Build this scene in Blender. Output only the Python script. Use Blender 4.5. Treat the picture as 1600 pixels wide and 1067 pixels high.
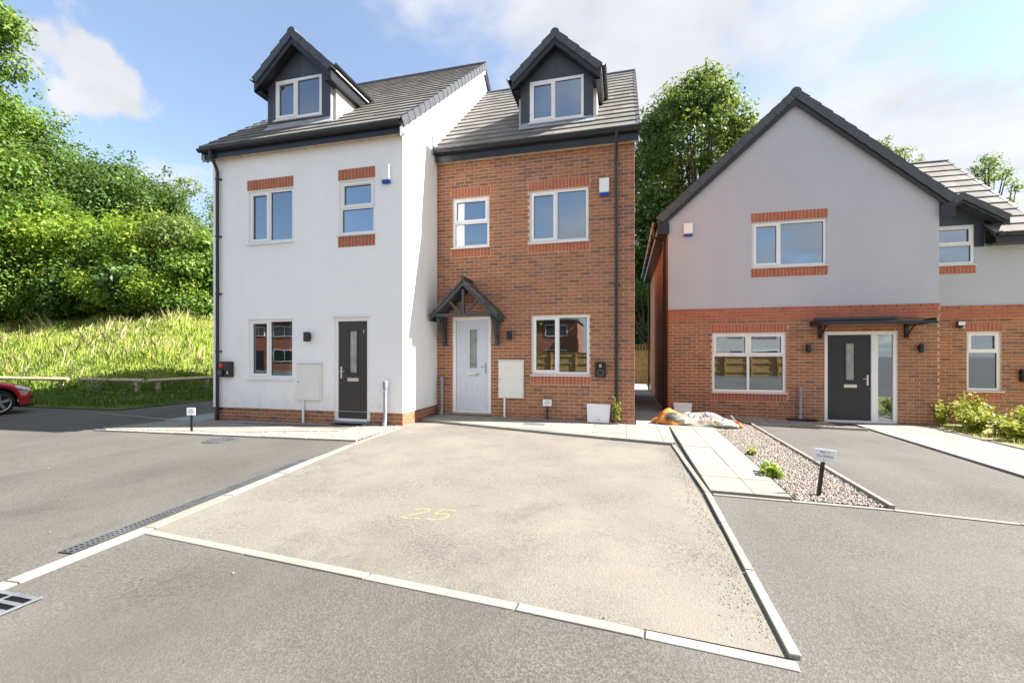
import bpy, math, random
import numpy as np
from mathutils import Vector, Matrix
random.seed(7); rng = np.random.default_rng(7)
R = math.radians
for o in list(bpy.data.objects): bpy.data.objects.remove(o)
SC = bpy.context.scene
COL = SC.collection

# ------------------------------------------------------------------ camera
CAM_H, F, TH, YH = 1.3, 690.0, 14.3, 556.0
cam = bpy.data.cameras.new('Camera'); camo = bpy.data.objects.new('Camera', cam); COL.objects.link(camo)
camo.location = (0, 0, CAM_H); camo.rotation_euler = (R(90), 0, R(TH))
cam.sensor_width = 36; cam.sensor_fit = 'HORIZONTAL'; cam.lens = 36 * F / 1600
cam.shift_y = (YH - 533.5) / 1600; cam.clip_end = 3000; cam.clip_start = 0.05
SC.camera = camo
# ------------------------------------------------------------------ light
SUN_AZ, SUN_EL = R(14), R(42.4)          # azimuth from +X towards +Y
sun = bpy.data.lights.new('Sun', 'SUN'); suno = bpy.data.objects.new('Sun', sun); COL.objects.link(suno)
sun.energy = 4.1; sun.angle = R(0.55); sun.color = (1.0, 0.95, 0.87)
sdir = Vector((math.cos(SUN_EL) * math.cos(SUN_AZ), math.cos(SUN_EL) * math.sin(SUN_AZ), math.sin(SUN_EL)))
suno.rotation_euler = (-sdir).to_track_quat('-Z', 'Y').to_euler(); suno.location = (20, 5, 30)
SC.view_settings.view_transform = 'Standard'; SC.view_settings.look = 'None'
SC.view_settings.exposure = 2.2; SC.view_settings.gamma = 1.0

W = bpy.data.worlds.new('World'); SC.world = W; W.use_nodes = True
nt = W.node_tree; nt.nodes.clear()
def N(t, **k):
    n = nt.nodes.new(t)
    for a, b in k.items(): setattr(n, a, b)
    return n
def L(a, b): nt.links.new(a, b)
def wmath(op, a, b=None, clamp=False):
    n = N('ShaderNodeMath', operation=op); n.use_clamp = clamp
    for i, v in enumerate((a, b)):
        if v is None: continue
        if isinstance(v, (int, float)): n.inputs[i].default_value = v
        else: L(v, n.inputs[i])
    return n.outputs[0]
sky = N('ShaderNodeTexSky', sky_type='NISHITA', sun_disc=False)
sky.sun_elevation = SUN_EL; sky.sun_rotation = R(90) - SUN_AZ
sky.air_density = 1.0; sky.dust_density = 0.6; sky.ozone_density = 1.0; sky.altitude = 100
bg = N('ShaderNodeBackground'); bg.inputs[1].default_value = 0.0645
bgc = N('ShaderNodeBackground'); bgc.inputs[0].default_value = (0.95, 0.96, 1.0, 1); bgc.inputs[1].default_value = 0.24
tc = N('ShaderNodeTexCoord')
sep = N('ShaderNodeSeparateXYZ'); L(tc.outputs['Generated'], sep.inputs[0])
# clouds live on a flat layer high above: direction divided by its height
zz = wmath('MAXIMUM', sep.outputs[2], 0.0)
zz = wmath('ADD', zz, 0.22)
cx = wmath('DIVIDE', sep.outputs[0], zz); cy = wmath('DIVIDE', sep.outputs[1], zz)
cmb = N('ShaderNodeCombineXYZ'); L(cx, cmb.inputs[0]); L(cy, cmb.inputs[1])
n1 = N('ShaderNodeTexNoise'); L(cmb.outputs[0], n1.inputs['Vector'])
n1.inputs['Scale'].default_value = 1.5; n1.inputs['Detail'].default_value = 9; n1.inputs['Roughness'].default_value = 0.55
# more cloud to the right of the view (east), less in the west
cov = wmath('MULTIPLY', sep.outputs[0], 0.34)
cov = wmath('ADD', cov, 0.15)
cov = wmath('MINIMUM', cov, 0.12)
den = wmath('ADD', n1.outputs[0], cov)
# the small single puff over the western trees
pd = N('ShaderNodeVectorMath', operation='DISTANCE'); L(tc.outputs['Generated'], pd.inputs[0])
def raydir(px, py):
    x = (px - 800) / F; z = -(py - YH) / F; c, s = math.cos(R(TH)), math.sin(R(TH))
    return Vector((x * c - s, x * s + c, z))
pd.inputs[1].default_value = raydir(128, 108).normalized()
n2 = N('ShaderNodeTexNoise'); L(tc.outputs['Generated'], n2.inputs['Vector']); n2.inputs['Scale'].default_value = 14; n2.inputs['Detail'].default_value = 7
puff = wmath('MULTIPLY', pd.outputs['Value'], -3.6)
puff = wmath('ADD', puff, 0.36)
puff = wmath('ADD', puff, wmath('MULTIPLY', n2.outputs[0], 0.8))
den = wmath('MAXIMUM', den, puff)
mr = N('ShaderNodeMapRange'); mr.interpolation_type = 'SMOOTHSTEP'; L(den, mr.inputs[0])
mr.inputs[1].default_value = 0.47; mr.inputs[2].default_value = 0.63; mr.inputs[3].default_value = 0.13; mr.inputs[4].default_value = 0.95
mx = N('ShaderNodeMixShader'); L(mr.outputs[0], mx.inputs[0]); L(sky.outputs[0], bg.inputs[0])
L(bg.outputs[0], mx.inputs[1]); L(bgc.outputs[0], mx.inputs[2])
n3 = N('ShaderNodeTexNoise'); L(cmb.outputs[0], n3.inputs['Vector']); n3.inputs['Scale'].default_value = 3.1; n3.inputs['Detail'].default_value = 6
cs = N('ShaderNodeMapRange'); L(n3.outputs[0], cs.inputs[0]); cs.inputs[1].default_value = 0.35; cs.inputs[2].default_value = 0.65; cs.inputs[3].default_value = 0.178; cs.inputs[4].default_value = 0.222
L(cs.outputs[0], bgc.inputs[1])       # sunlit tops and greyer bellies
out = N('ShaderNodeOutputWorld'); L(mx.outputs[0], out.inputs[0])

# ------------------------------------------------------------------ materials
MATS = {}
class MT:
    """small helper around a material's node tree"""
    def __init__(s, name, rough=0.6, spec=0.5, color=(.5, .5, .5), metal=0.0):
        m = bpy.data.materials.new(name); m.use_nodes = True; MATS[name] = m
        s.m = m; s.t = m.node_tree; s.b = s.t.nodes['Principled BSDF']
        s.b.inputs['Roughness'].default_value = rough; s.b.inputs['Specular IOR Level'].default_value = spec
        s.b.inputs['Metallic'].default_value = metal; s.b.inputs['Base Color'].default_value = (*color, 1)
    def n(s, t, **k):
        x = s.t.nodes.new(t)
        for a, b in k.items(): setattr(x, a, b)
        return x
    def l(s, a, b): s.t.links.new(a, b)
    def coord(s, kind='Object'):
        if kind == 'World':
            g = s.n('ShaderNodeNewGeometry'); return g.outputs['Position']
        return s.n('ShaderNodeTexCoord').outputs[kind]
    def noise(s, vec, scale, detail=4, rough=.55, stretch=None):
        if stretch:
            mp = s.n('ShaderNodeMapping'); s.l(vec, mp.inputs[0]); mp.inputs['Scale'].default_value = stretch; vec = mp.outputs[0]
        x = s.n('ShaderNodeTexNoise'); s.l(vec, x.inputs['Vector']); x.inputs['Scale'].default_value = scale
        x.inputs['Detail'].default_value = detail; x.inputs['Roughness'].default_value = rough
        return x.outputs[0]
    def ramp(s, fac, stops):
        x = s.n('ShaderNodeValToRGB'); s.l(fac, x.inputs[0]); e = x.color_ramp.elements
        while len(e) < len(stops): e.new(.5)
        for el, (p, c) in zip(e, stops): el.position = p; el.color = (*c, 1)
        return x.outputs[0]
    def mix(s, fac, a, b, mode='MIX'):
        x = s.n('ShaderNodeMix', data_type='RGBA', blend_type=mode)
        for i, v in ((0, fac), (6, a), (7, b)):
            if isinstance(v, (int, float)): x.inputs[i].default_value = v
            elif isinstance(v, tuple): x.inputs[i].default_value = (*v, 1)
            else: s.l(v, x.inputs[i])
        return x.outputs[2]
    def rng(s, v, a, b, c=0., d=1.):
        x = s.n('ShaderNodeMapRange'); s.l(v, x.inputs[0])
        for i, q in enumerate((a, b, c, d)): x.inputs[i + 1].default_value = q
        return x.outputs[0]
    def col(s, c): s.l(c, s.b.inputs['Base Color'])
    def bump(s, h, strength=.3, dist=.01):
        x = s.n('ShaderNodeBump'); s.l(h, x.inputs['Height']); x.inputs['Strength'].default_value = strength
        x.inputs['Distance'].default_value = dist; s.l(x.outputs[0], s.b.inputs['Normal'])
    def piece(s):
        """a random number for each separate piece, whether its own object or an island of a joined mesh"""
        oi = s.n('ShaderNodeObjectInfo'); g = s.n('ShaderNodeNewGeometry'); c = s.n('ShaderNodeCombineXYZ')
        s.l(oi.outputs['Random'], c.inputs[0]); s.l(g.outputs['Random Per Island'], c.inputs[1])
        w = s.n('ShaderNodeTexWhiteNoise', noise_dimensions='3D'); s.l(c.outputs[0], w.inputs['Vector'])
        return w.outputs['Value']

def simple(name, color, rough=.5, spec=.5, metal=0., var=.12, scale=6., bump=0., bscale=200.):
    t = MT(name, rough, spec, color, metal); p = t.coord('World')
    d = tuple(max(0, c * (1 - var)) for c in color); u = tuple(min(1, c * (1 + var)) for c in color)
    t.col(t.ramp(t.noise(p, scale, 5), [(.3, d), (.7, u)]))
    if bump: t.bump(t.noise(p, bscale, 3), bump, .004)
    return t
# painted render
def render_mat(name, c):
    t = MT(name, .85, .25); p = t.coord('World')
    big = t.noise(p, .7, 5); st = t.noise(p, 1.6, 5, stretch=(1.5, 1.5, .25))
    a = tuple(x * .94 for x in c)
    k = t.ramp(big, [(.3, a), (.7, c)])
    k = t.mix(t.rng(st, .52, .8, 0, .22), k, tuple(x * .8 for x in c))
    sx = t.n('ShaderNodeSeparateXYZ'); t.l(p, sx.inputs[0])          # rain splash at the foot of the wall, faint run marks
    spl = t.n('ShaderNodeMath', operation='MULTIPLY'); t.l(t.rng(sx.outputs[2], .18, .75, .5, 0), spl.inputs[0]); t.l(t.rng(t.noise(p, 7, 6, .7), .4, .75), spl.inputs[1])
    k = t.mix(spl.outputs[0], k, (c[0] * .62, c[1] * .57, c[2] * .5))
    k = t.mix(t.rng(t.noise(p, 5, 6, .65, stretch=(2.2, 2.2, .12)), .58, .8, 0, .14), k, tuple(x * .7 for x in c))
    t.col(k); t.bump(t.mix(.4, t.noise(p, 260, 3), t.noise(p, 9, 4)), .3, .005)
render_mat('render_white', (.89, .89, .895)); render_mat('render_grey', (.49, .50, .555))
# bricks: each brick has its own tone and dark kiss marks
def brick_mat(name, stops, kiss):
    t = MT(name, .9, .2); p = t.coord('World'); r = t.piece()
    base = t.ramp(r, stops)
    k = t.noise(p, 9, 5, stretch=(1, 1, 2.5)); t2 = t.noise(p, 45, 4)
    kf = t.rng(k, .5, .68, 0, kiss)
    c = t.mix(kf, base, (.215, .125, .095))
    c = t.mix(t.rng(t2, .35, .75, 0, .35), c, t.mix(.5, base, (.45, .21, .11)))
    # lime bloom washed over the wall in patches
    c = t.mix(t.rng(t.noise(p, 2.3, 6), .62, .85, 0, .30), c, (.5, .42, .37))
    t.col(c); t.bump(t2, .5, .006)
brick_mat('brick', [(0., (.305, .136, .08)), (.3, (.355, .158, .09)), (.55, (.39, .172, .096)), (.70, (.305, .132, .078)), (.84, (.245, .122, .082)), (1., (.18, .108, .085))], .5)
brick_mat('brick_red', [(0., (.36, .115, .07)), (.5, (.44, .145, .085)), (1., (.38, .12, .07))], .12)
simple('mortar', (.66, .50, .37), .95, .1, var=.2, scale=20, bump=.3)
simple('mortar_pale', (.66, .50, .40), .95, .1, var=.2, scale=20)
# far or grazing brickwork
t = MT('brick_far', .9, .2); p = t.coord('World')
mp = t.n('ShaderNodeMapping'); t.l(p, mp.inputs[0]); mp.inputs['Rotation'].default_value = (R(90), 0, R(90))
bt = t.n('ShaderNodeTexBrick'); t.l(p, bt.inputs['Vector'])
sp = t.n('ShaderNodeSeparateXYZ'); t.l(p, sp.inputs[0]); cb = t.n('ShaderNodeCombineXYZ'); t.l(sp.outputs[1], cb.inputs[0]); t.l(sp.outputs[2], cb.inputs[1]); t.l(cb.outputs[0], bt.inputs['Vector'])
bt.inputs['Color1'].default_value = (.46, .18, .085, 1); bt.inputs['Color2'].default_value = (.30, .13, .075, 1); bt.inputs['Mortar'].default_value = (.42, .3, .21, 1)
bt.inputs['Scale'].default_value = 1; bt.inputs['Mortar Size'].default_value = .006; bt.inputs['Brick Width'].default_value = .225; bt.inputs['Row Height'].default_value = .075
t.col(bt.outputs[0])
# upvc, trims
simple('upvc', (.82, .82, .83), .28, .5, var=.02)
simple('sill_white', (.80, .80, .80), .35, .5, var=.04)
simple('black_pvc', (.013, .0145, .018), .33, .5, var=.2)
simple('anthracite', (.048, .056, .072), .45, .5, var=.10, scale=3)
simple('cheek_panel', (.30, .31, .33), .5, .5, var=.1)
simple('lead', (.30, .32, .36), .5, .4, var=.25, scale=8)
simple('cap', (.062, .068, .082), .5, .5, var=.15)
t = MT('roof_tile', .8, .15); p = t.coord('World'); r = t.piece()
c = t.ramp(r, [(0, (.155, .147, .14)), (.5, (.185, .176, .167)), (1, (.215, .205, .193))])
c = t.mix(t.rng(t.noise(p, 3, 6), .5, .8, 0, .4), c, (.235, .22, .20)); t.col(c); t.bump(t.noise(p, 120, 3), .3, .004)
t = MT('porch_slate', .5, .5); r = t.piece(); t.col(t.ramp(r, [(0, (.035, .032, .034)), (1, (.11, .10, .10))])); t.bump(t.noise(t.coord('World'), 90, 3), .4, .004)
simple('porch_wood', (.052, .056, .062), .6, .4, var=.25, scale=15)
# doors
def door_mat(name, c):
    t = MT(name, .38, .5); p = t.coord('World'); w = t.noise(p, 14, 5, stretch=(6, 6, .5))
    t.col(t.ramp(w, [(.3, tuple(x * .88 for x in c)), (.7, tuple(x * 1.1 for x in c))])); t.bump(w, .15, .003)
door_mat('door_brown', (.030, .026, .025)); door_mat('door_blue', (.60, .645, .74)); door_mat('door_navy', (.015, .017, .026))
simple('chrome', (.62, .62, .62), .22, .5, 1.0, var=.05)
simple('meter_box', (.74, .73, .70), .45, .4, var=.03)
simple('grey_pipe', (.25, .27, .31), .42, .5, var=.12)
simple('charger_black', (.012, .012, .014), .22, .5, var=.1)
simple('charger_ring', (.06, .06, .065), .4, .5, var=.1)
simple('blue_plastic', (.012, .06, .42), .35, .5, var=.05)
simple('red_lamp', (.55, .012, .02), .3, .5, var=.1)
simple('room_wall', (.50, .48, .46), .9, .1, var=.05)
t = MT('glass', .02, .5)                       # double glazing: mirror of the sky over a see-through pane
fr = t.n('ShaderNodeFresnel'); fr.inputs[0].default_value = 1.52
fc = t.rng(fr.outputs[0], 0, 1, .25, 1.)
gl = t.n('ShaderNodeBsdfGlossy'); gl.inputs['Roughness'].default_value = .012; gl.inputs['Color'].default_value = (.80, .90, 1, 1)
tr = t.n('ShaderNodeBsdfTransparent'); tr.inputs['Color'].default_value = (.66, .71, .72, 1)
ms = t.n('ShaderNodeMixShader'); t.l(fc, ms.inputs[0]); t.l(tr.outputs[0], ms.inputs[1]); t.l(gl.outputs[0], ms.inputs[2])
wv = t.noise(t.coord('World'), 1.6, 2); bp = t.n('ShaderNodeBump'); t.l(wv, bp.inputs['Height']); bp.inputs['Strength'].default_value = .014; bp.inputs['Distance'].default_value = .05
t.l(bp.outputs[0], gl.inputs['Normal']); t.l(ms.outputs[0], t.t.nodes['Material Output'].inputs[0])
t = MT('frosted', .18, .7); t.col(t.ramp(t.noise(t.coord('World'), 6, 4), [(.3, (.20, .22, .21)), (.7, (.36, .38, .36))]))
# ground surfaces
def tarmac(name, dark, mid, light, dust=0., dustc=(.25, .21, .165), patch=.55, coarse=.3):
    t = MT(name, .82, .35); p = t.coord('World')
    grain = t.n('ShaderNodeTexVoronoi'); t.l(p, grain.inputs['Vector']); grain.inputs['Scale'].default_value = 95
    g2 = t.mix(.6, t.noise(p, 75, 3, .7), t.noise(p, 190, 3, .8)); big = t.noise(p, .30, 6, .55); med = t.noise(p, 1.7, 6, .6)
    c = t.ramp(g2, [(.38, dark), (.5, mid), (.63, light)])
    vc = t.n('ShaderNodeSeparateColor'); t.l(grain.outputs['Color'], vc.inputs[0]); c = t.mix(.55, c, t.ramp(vc.outputs[0], [(0., tuple(x * .75 for x in dark)), (.5, mid), (1., tuple(x * 1.15 for x in light))]))   # single stones
    c = t.mix(t.rng(big, .38, .66, 0, .6), c, t.mix(.6, mid, light))                              # bleached areas
    lane = t.noise(p, .9, 4, .5, stretch=(1.0, .22, 1))
    c = t.mix(t.rng(lane, .48, .66, 0, .5), c, t.mix(.35, dark, mid))                             # wheel-polished lanes
    sp2 = t.noise(p, 6.5, 5, .65); c = t.mix(t.rng(sp2, .62, .74, 0, .30), c, light)               # scuffs
    oil = t.noise(p, 1.6, 5, .6); c = t.mix(t.rng(oil, .62, .72, 0, .5), c, dark)                # oily spots
    if dust:
        d = t.mix(.55, t.noise(p, .55, 7, .6), t.noise(p, 3.2, 7, .7))
        c = t.mix(t.rng(d, patch - .10, patch + .09, .12, dust), c, t.ramp(t.noise(p, 150, 4), [(.3, tuple(x * .78 for x in dustc)), (.7, dustc)]))
    if coarse:                                                                                     # patches where the stone shows through
        k = t.n('ShaderNodeMath', operation='MULTIPLY'); t.l(t.rng(t.noise(p, .8, 6, .62), .47, .62), k.inputs[0]); t.l(t.rng(t.noise(p, 42, 4, .8), .46, .58, 0, coarse), k.inputs[1])
        c = t.mix(k.outputs[0], c, dark)
    t.col(c); h = t.mix(.5, g2, grain.outputs['Distance']); t.bump(h, .6, .007)
tarmac('tarmac', (.037, .035, .033), (.075, .071, .066), (.142, .134, .122), .42, (.150, .140, .123), .57, .55)
tarmac('bay_tarmac', (.050, .047, .042), (.115, .108, .097), (.21, .195, .17), .85, (.222, .203, .172), .48, .65)
def slab_mat(name, a, b):
    t = MT(name, .85, .25); p = t.coord('World'); r = t.piece()
    c = t.ramp(r, [(0, a), (1, b)]); c = t.mix(t.rng(t.noise(p, 3, 6), .45, .8, 0, .4), c, tuple(x * .72 for x in a)); c = t.mix(t.rng(t.noise(p, 120, 2), .4, .7, 0, .25), c, tuple(x * .75 for x in a))
    t.col(c); t.bump(t.noise(p, 180, 3), .3, .003)
slab_mat('slab', (.225, .213, .19), (.28, .266, .24)); slab_mat('kerb', (.215, .203, .18), (.30, .285, .253)); slab_mat('slab_grey', (.27, .28, .29), (.34, .34, .34))
slab_mat('joint', (.16, .145, .12), (.2, .18, .15))
t = MT('gravel', .85, .3); r = t.piece(); t.col(t.ramp(r, [(0, (.18, .155, .135)), (.3, (.33, .29, .25)), (.6, (.29, .235, .20)), (.8, (.42, .385, .35)), (1, (.23, .21, .195))]))
simple('gravel_bed', (.20, .175, .15), .95, .1, var=.35, scale=40)
t = MT('grit', .85, .3); r = t.piece(); t.col(t.ramp(r, [(0, (.09, .082, .072)), (.6, (.17, .155, .135)), (1, (.26, .24, .21))]))
simple('cast_iron', (.10, .105, .115), .5, .5, .3, var=.25)
simple('gully_iron', (.20, .215, .24), .45, .5, .4, var=.25)
simple('galvanised', (.42, .45, .50), .4, .5, .7, var=.15)
simple('pit', (.006, .006, .007), .9, .1)
t = MT('spray_yellow', .8, .2, (.66, .54, .16)); p = t.coord('World')
tb = t.n('ShaderNodeBsdfTransparent'); ms = t.n('ShaderNodeMixShader'); t.l(t.rng(t.noise(p, 70, 4, .7), .42, .66, .0, .5), ms.inputs[0]); t.l(tb.outputs[0], ms.inputs[1]); t.l(t.b.outputs[0], ms.inputs[2]); t.l(ms.outputs[0], t.t.nodes['Material Output'].inputs[0])
# plants
def leaf_mat(name, stops, trans=.4):
    t = MT(name, .5, .35); r = t.piece(); p = t.coord('World')
    c = t.ramp(t.mix(.35, r, t.noise(p, .5, 3)), stops); t.col(c)
    tl = t.n('ShaderNodeBsdfTranslucent'); t.l(t.mix(.4, c, (.30, .38, .04)), tl.inputs[0])
    ms = t.n('ShaderNodeMixShader'); ms.inputs[0].default_value = trans; t.l(t.b.outputs[0], ms.inputs[1]); t.l(tl.outputs[0], ms.inputs[2]); t.l(ms.outputs[0], t.t.nodes['Material Output'].inputs[0])
leaf_mat('leaf_bright', [(.2, (0.103, 0.196, 0.021)), (.5, (0.207, 0.322, 0.032)), (.8, (0.333, 0.425, 0.052))])
leaf_mat('leaf_mid', [(.2, (0.063, 0.138, 0.021)), (.5, (0.115, 0.218, 0.030)), (.8, (0.196, 0.299, 0.046))], .35)
leaf_mat('leaf_dark', [(.2, (.028, .07, .014)), (.5, (.052, .115, .02)), (.8, (.09, .165, .03))], .3)
leaf_mat('leaf_olive', [(.2, (0.099, 0.143, 0.039)), (.5, (0.154, 0.209, 0.055)), (.8, (0.209, 0.275, 0.077))], .35)
leaf_mat('leaf_tree', [(.2, (.05, .09, .023)), (.5, (.09, .142, .035)), (.8, (.15, .21, .053))], .38)
leaf_mat('leaf_yellow', [(.2, (.17, .22, .022)), (.5, (.30, .33, .035)), (.8, (.42, .40, .07))], .4)
leaf_mat('grass_tall', [(.2, (.26, .40, .055)), (.5, (.43, .53, .09)), (.8, (.62, .62, .21))], .35)
leaf_mat('weed_green', [(.2, (.06, .13, .022)), (.5, (.11, .2, .032)), (.8, (.18, .27, .05))], .35)
leaf_mat('straw', [(.2, (.48, .42, .22)), (.8, (.68, .62, .38))], .2)
leaf_mat('petal', [(.2, (.7, .7, .66)), (.8, (.8, .8, .78))], .3)
simple('bark', (.10, .08, .06), .9, .2, var=.4, scale=8, bump=.6, bscale=40)
simple('turf', (.085, .115, .03), .95, .1, var=.4, scale=3); simple('soil_turf', (.26, .23, .12), .95, .1, var=.35, scale=5)
simple('timber', (.46, .37, .25), .8, .25, var=.3, scale=10, bump=.4, bscale=60); simple('fence_timber', (.40, .25, .10), .85, .2, var=.3, scale=5, bump=.4, bscale=60)
# sundries
simple('sign_white', (.80, .80, .82), .4, .4, var=.02); simple('ink', (.03, .03, .05), .6, .3); simple('post_black', (.016, .016, .018), .5, .4)
t = MT('car_red', .22, .6); t.col(t.ramp(t.noise(t.coord('World'), 2, 2), [(0, (.42, .008, .02)), (1, (.48, .012, .025))])); t.b.inputs['Coat Weight'].default_value = .8
simple('tyre', (.014, .014, .015), .8, .3, var=.2); simple('alloy', (.45, .46, .48), .3, .5, .9, var=.1); simple('lens', (.72, .76, .78), .1, .7, var=.1); simple('car_glass', (.02, .025, .03), .05, .8)
t = MT('bag_white', .6, .35); p = t.coord('World'); t.col(t.mix(t.rng(t.noise(p, 5, 5, .7), .46, .64, 0, .7), t.ramp(t.noise(p, 9, 5), [(.3, (.30, .28, .25)), (.7, (.42, .40, .37))]), (.36, .21, .08)))
t = MT('bag_orange', .6, .35); p = t.coord('World'); t.col(t.ramp(t.noise(p, 7, 5), [(.3, (.34, .12, .025)), (.55, (.48, .20, .04)), (.8, (.52, .34, .17))]))
simple('bag_inside', (.62, .16, .03), .6, .3, var=.25); simple('bag_ink', (.03, .09, .20), .6, .3, var=.2); simple('bag_dark', (.05, .055, .045), .6, .3)

# ------------------------------------------------------------------ helpers
def tag(o, label=None, cat=None, group=None, kind=None):
    if label: o['label'] = label
    if cat: o['category'] = cat
    if group: o['group'] = group
    if kind: o['kind'] = kind
    return o
def obj(name, me, parent=None, M=None):
    o = bpy.data.objects.new(name, me); COL.objects.link(o)
    if parent is not None:
        o.parent = parent
        if parent.parent is None and parent.type == 'EMPTY': o.matrix_parent_inverse = Matrix.Translation(-parent.location)
    if M is not None: o.matrix_basis = M
    return o
def empty(name, loc=(0, 0, 0)):
    # parts are modelled in world coordinates; the root stands at the thing's base
    o = bpy.data.objects.new(name, None); COL.objects.link(o); o.location = loc; o.empty_display_size = .2
    return o
class MB:
    def __init__(s): s.v = []; s.f = []
    def add(s, vs, fs):
        k = len(s.v); s.v += [tuple(v) for v in vs]; s.f += [tuple(i + k for i in f) for f in fs]; return s
    def box(s, x0, x1, y0, y1, z0, z1):
        if x0 > x1: x0, x1 = x1, x0
        if y0 > y1: y0, y1 = y1, y0
        if z0 > z1: z0, z1 = z1, z0
        return s.add([(x, y, z) for z in (z0, z1) for y in (y0, y1) for x in (x0, x1)],
                     [(0, 2, 3, 1), (4, 5, 7, 6), (0, 1, 5, 4), (2, 6, 7, 3), (0, 4, 6, 2), (1, 3, 7, 5)])
    def hexa(s, b, t):
        return s.add(list(b) + list(t), [(3, 2, 1, 0), (4, 5, 6, 7), (0, 1, 5, 4), (1, 2, 6, 5), (2, 3, 7, 6), (3, 0, 4, 7)])
    def quad(s, *p): return s.add(p, [tuple(range(len(p)))])
    def prism(s, poly, ax, a0, a1):
        """poly in the two other axes, in order; ax = 0,1,2 the extrusion axis"""
        def mk(p, a):
            l = list(p); l.insert(ax, a); return tuple(l)
        n = len(poly); vs = [mk(p, a0) for p in poly] + [mk(p, a1) for p in poly]
        fs = [tuple(range(n))[::-1], tuple(range(n, 2 * n))] + [(i, (i + 1) % n, n + (i + 1) % n, n + i) for i in range(n)]
        return s.add(vs, fs)
    def bar(s, a, b, w, h, up=(0, 0, 1)):
        a, b, up = Vector(a), Vector(b), Vector(up); d = (b - a).normalized(); sd = d.cross(up).normalized(); u = sd.cross(d)
        c = [(-w / 2, -h / 2), (w / 2, -h / 2), (w / 2, h / 2), (-w / 2, h / 2)]
        return s.hexa([a + sd * x + u * y for x, y in c], [b + sd * x + u * y for x, y in c])
    def tube(s, pts, r, n=10, caps=True):
        pts = [Vector(p) for p in pts]; rs = r if isinstance(r, (list, tuple)) else [r] * len(pts); k = len(s.v); prev = None
        for i, p in enumerate(pts):
            d = (pts[min(i + 1, len(pts) - 1)] - pts[max(i - 1, 0)]).normalized()
            if prev is None: prev = d.orthogonal().normalized()
            a = (prev - d * prev.dot(d)).normalized(); prev = a; b = d.cross(a)
            s.v += [tuple(p + (a * math.cos(2 * math.pi * j / n) + b * math.sin(2 * math.pi * j / n)) * rs[i]) for j in range(n)]
        for i in range(len(pts) - 1):
            for j in range(n):
                s.f.append((k + i * n + j, k + i * n + (j + 1) % n, k + (i + 1) * n + (j + 1) % n, k + (i + 1) * n + j))
        if caps: s.f.append(tuple(k + j for j in range(n))[::-1]); s.f.append(tuple(k + (len(pts) - 1) * n + j for j in range(n)))
        return s
    def mesh(s, name, mat, smooth=False, fix=True):
        me = bpy.data.meshes.new(name); me.from_pydata(s.v, [], s.f); me.materials.append(MATS[mat])
        if fix:
            import bmesh
            b = bmesh.new(); b.from_mesh(me); bmesh.ops.recalc_face_normals(b, faces=b.faces); b.to_mesh(me); b.free()
        if smooth:
            me.shade_smooth()
            try: me.set_sharp_from_angle(angle=R(40))
            except Exception: pass
        return me
    def build(s, name, mat, parent=None, smooth=False, bevel=0., fix=True):
        o = obj(name, s.mesh(name, mat, smooth, fix), parent)
        if bevel:
            m = o.modifiers.new('bevel', 'BEVEL'); m.width = bevel; m.segments = 2; m.limit_method = 'ANGLE'; m.angle_limit = R(40)
        return o
def B(*a): return MB().box(*a)
def g(x, y=0): x = min(9., max(-14., x)); return -.08 - .018 * max(0, x + 4) - .01 * max(0, -4 - x)
def bank(x, y):
    d = min(-13.2 - x, y - 8.9)
    if d <= 0: return g(x) + .02
    b = g(-13.2) + .02
    if d < 2.6: return b + .10 * d
    if d < 11.5: return b + .26 + .42 * (d - 2.6)
    return b + .26 + .42 * 8.9 + .10 * (d - 11.5)
def pieces(name, items, mats_mesh, parent, limit=300, stuff='pieces'):
    """items: list of (Matrix, mesh). The `limit` that show largest are objects, the rest one joined part."""
    def size(it):
        p = it[0].translation - camo.location; return p.length
    items = sorted(items, key=size)
    for M, me in items[:limit]: obj(name, me, parent, M)
    rest = items[limit:]
    if rest:
        mb = MB()
        for M, me in rest: mb.add([M @ v.co for v in me.vertices], [tuple(p.vertices) for p in me.polygons])
        o = mb.build(stuff, rest[0][1].materials[0].name, parent, fix=False); o['kind'] = 'stuff'
_bm = {}
def brick_mesh(w, h, mat, d=.03):
    k = (round(w, 3), round(h, 3), mat)
    if k in _bm: return _bm[k]
    c = .004; mb = MB(); x, z = w / 2, h / 2      # front face (towards -Y) with worn arrises
    o = [(-x, 0 + c, -z), (x, c, -z), (x, c, z), (-x, c, z)]; i = [(-x + c, 0, -z + c), (x - c, 0, -z + c), (x - c, 0, z - c), (-x + c, 0, z - c)]; bk = [(p[0], d, p[2]) for p in o]
    mb.add(i + o + bk, [(0, 1, 2, 3)] + [(4 + a, 4 + (a + 1) % 4, (a + 1) % 4, a) for a in range(4)] + [(8 + a, 8 + (a + 1) % 4, 4 + (a + 1) % 4, 4 + a) for a in range(4)])
    _bm[k] = mb.mesh('brick', mat); return _bm[k]
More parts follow.
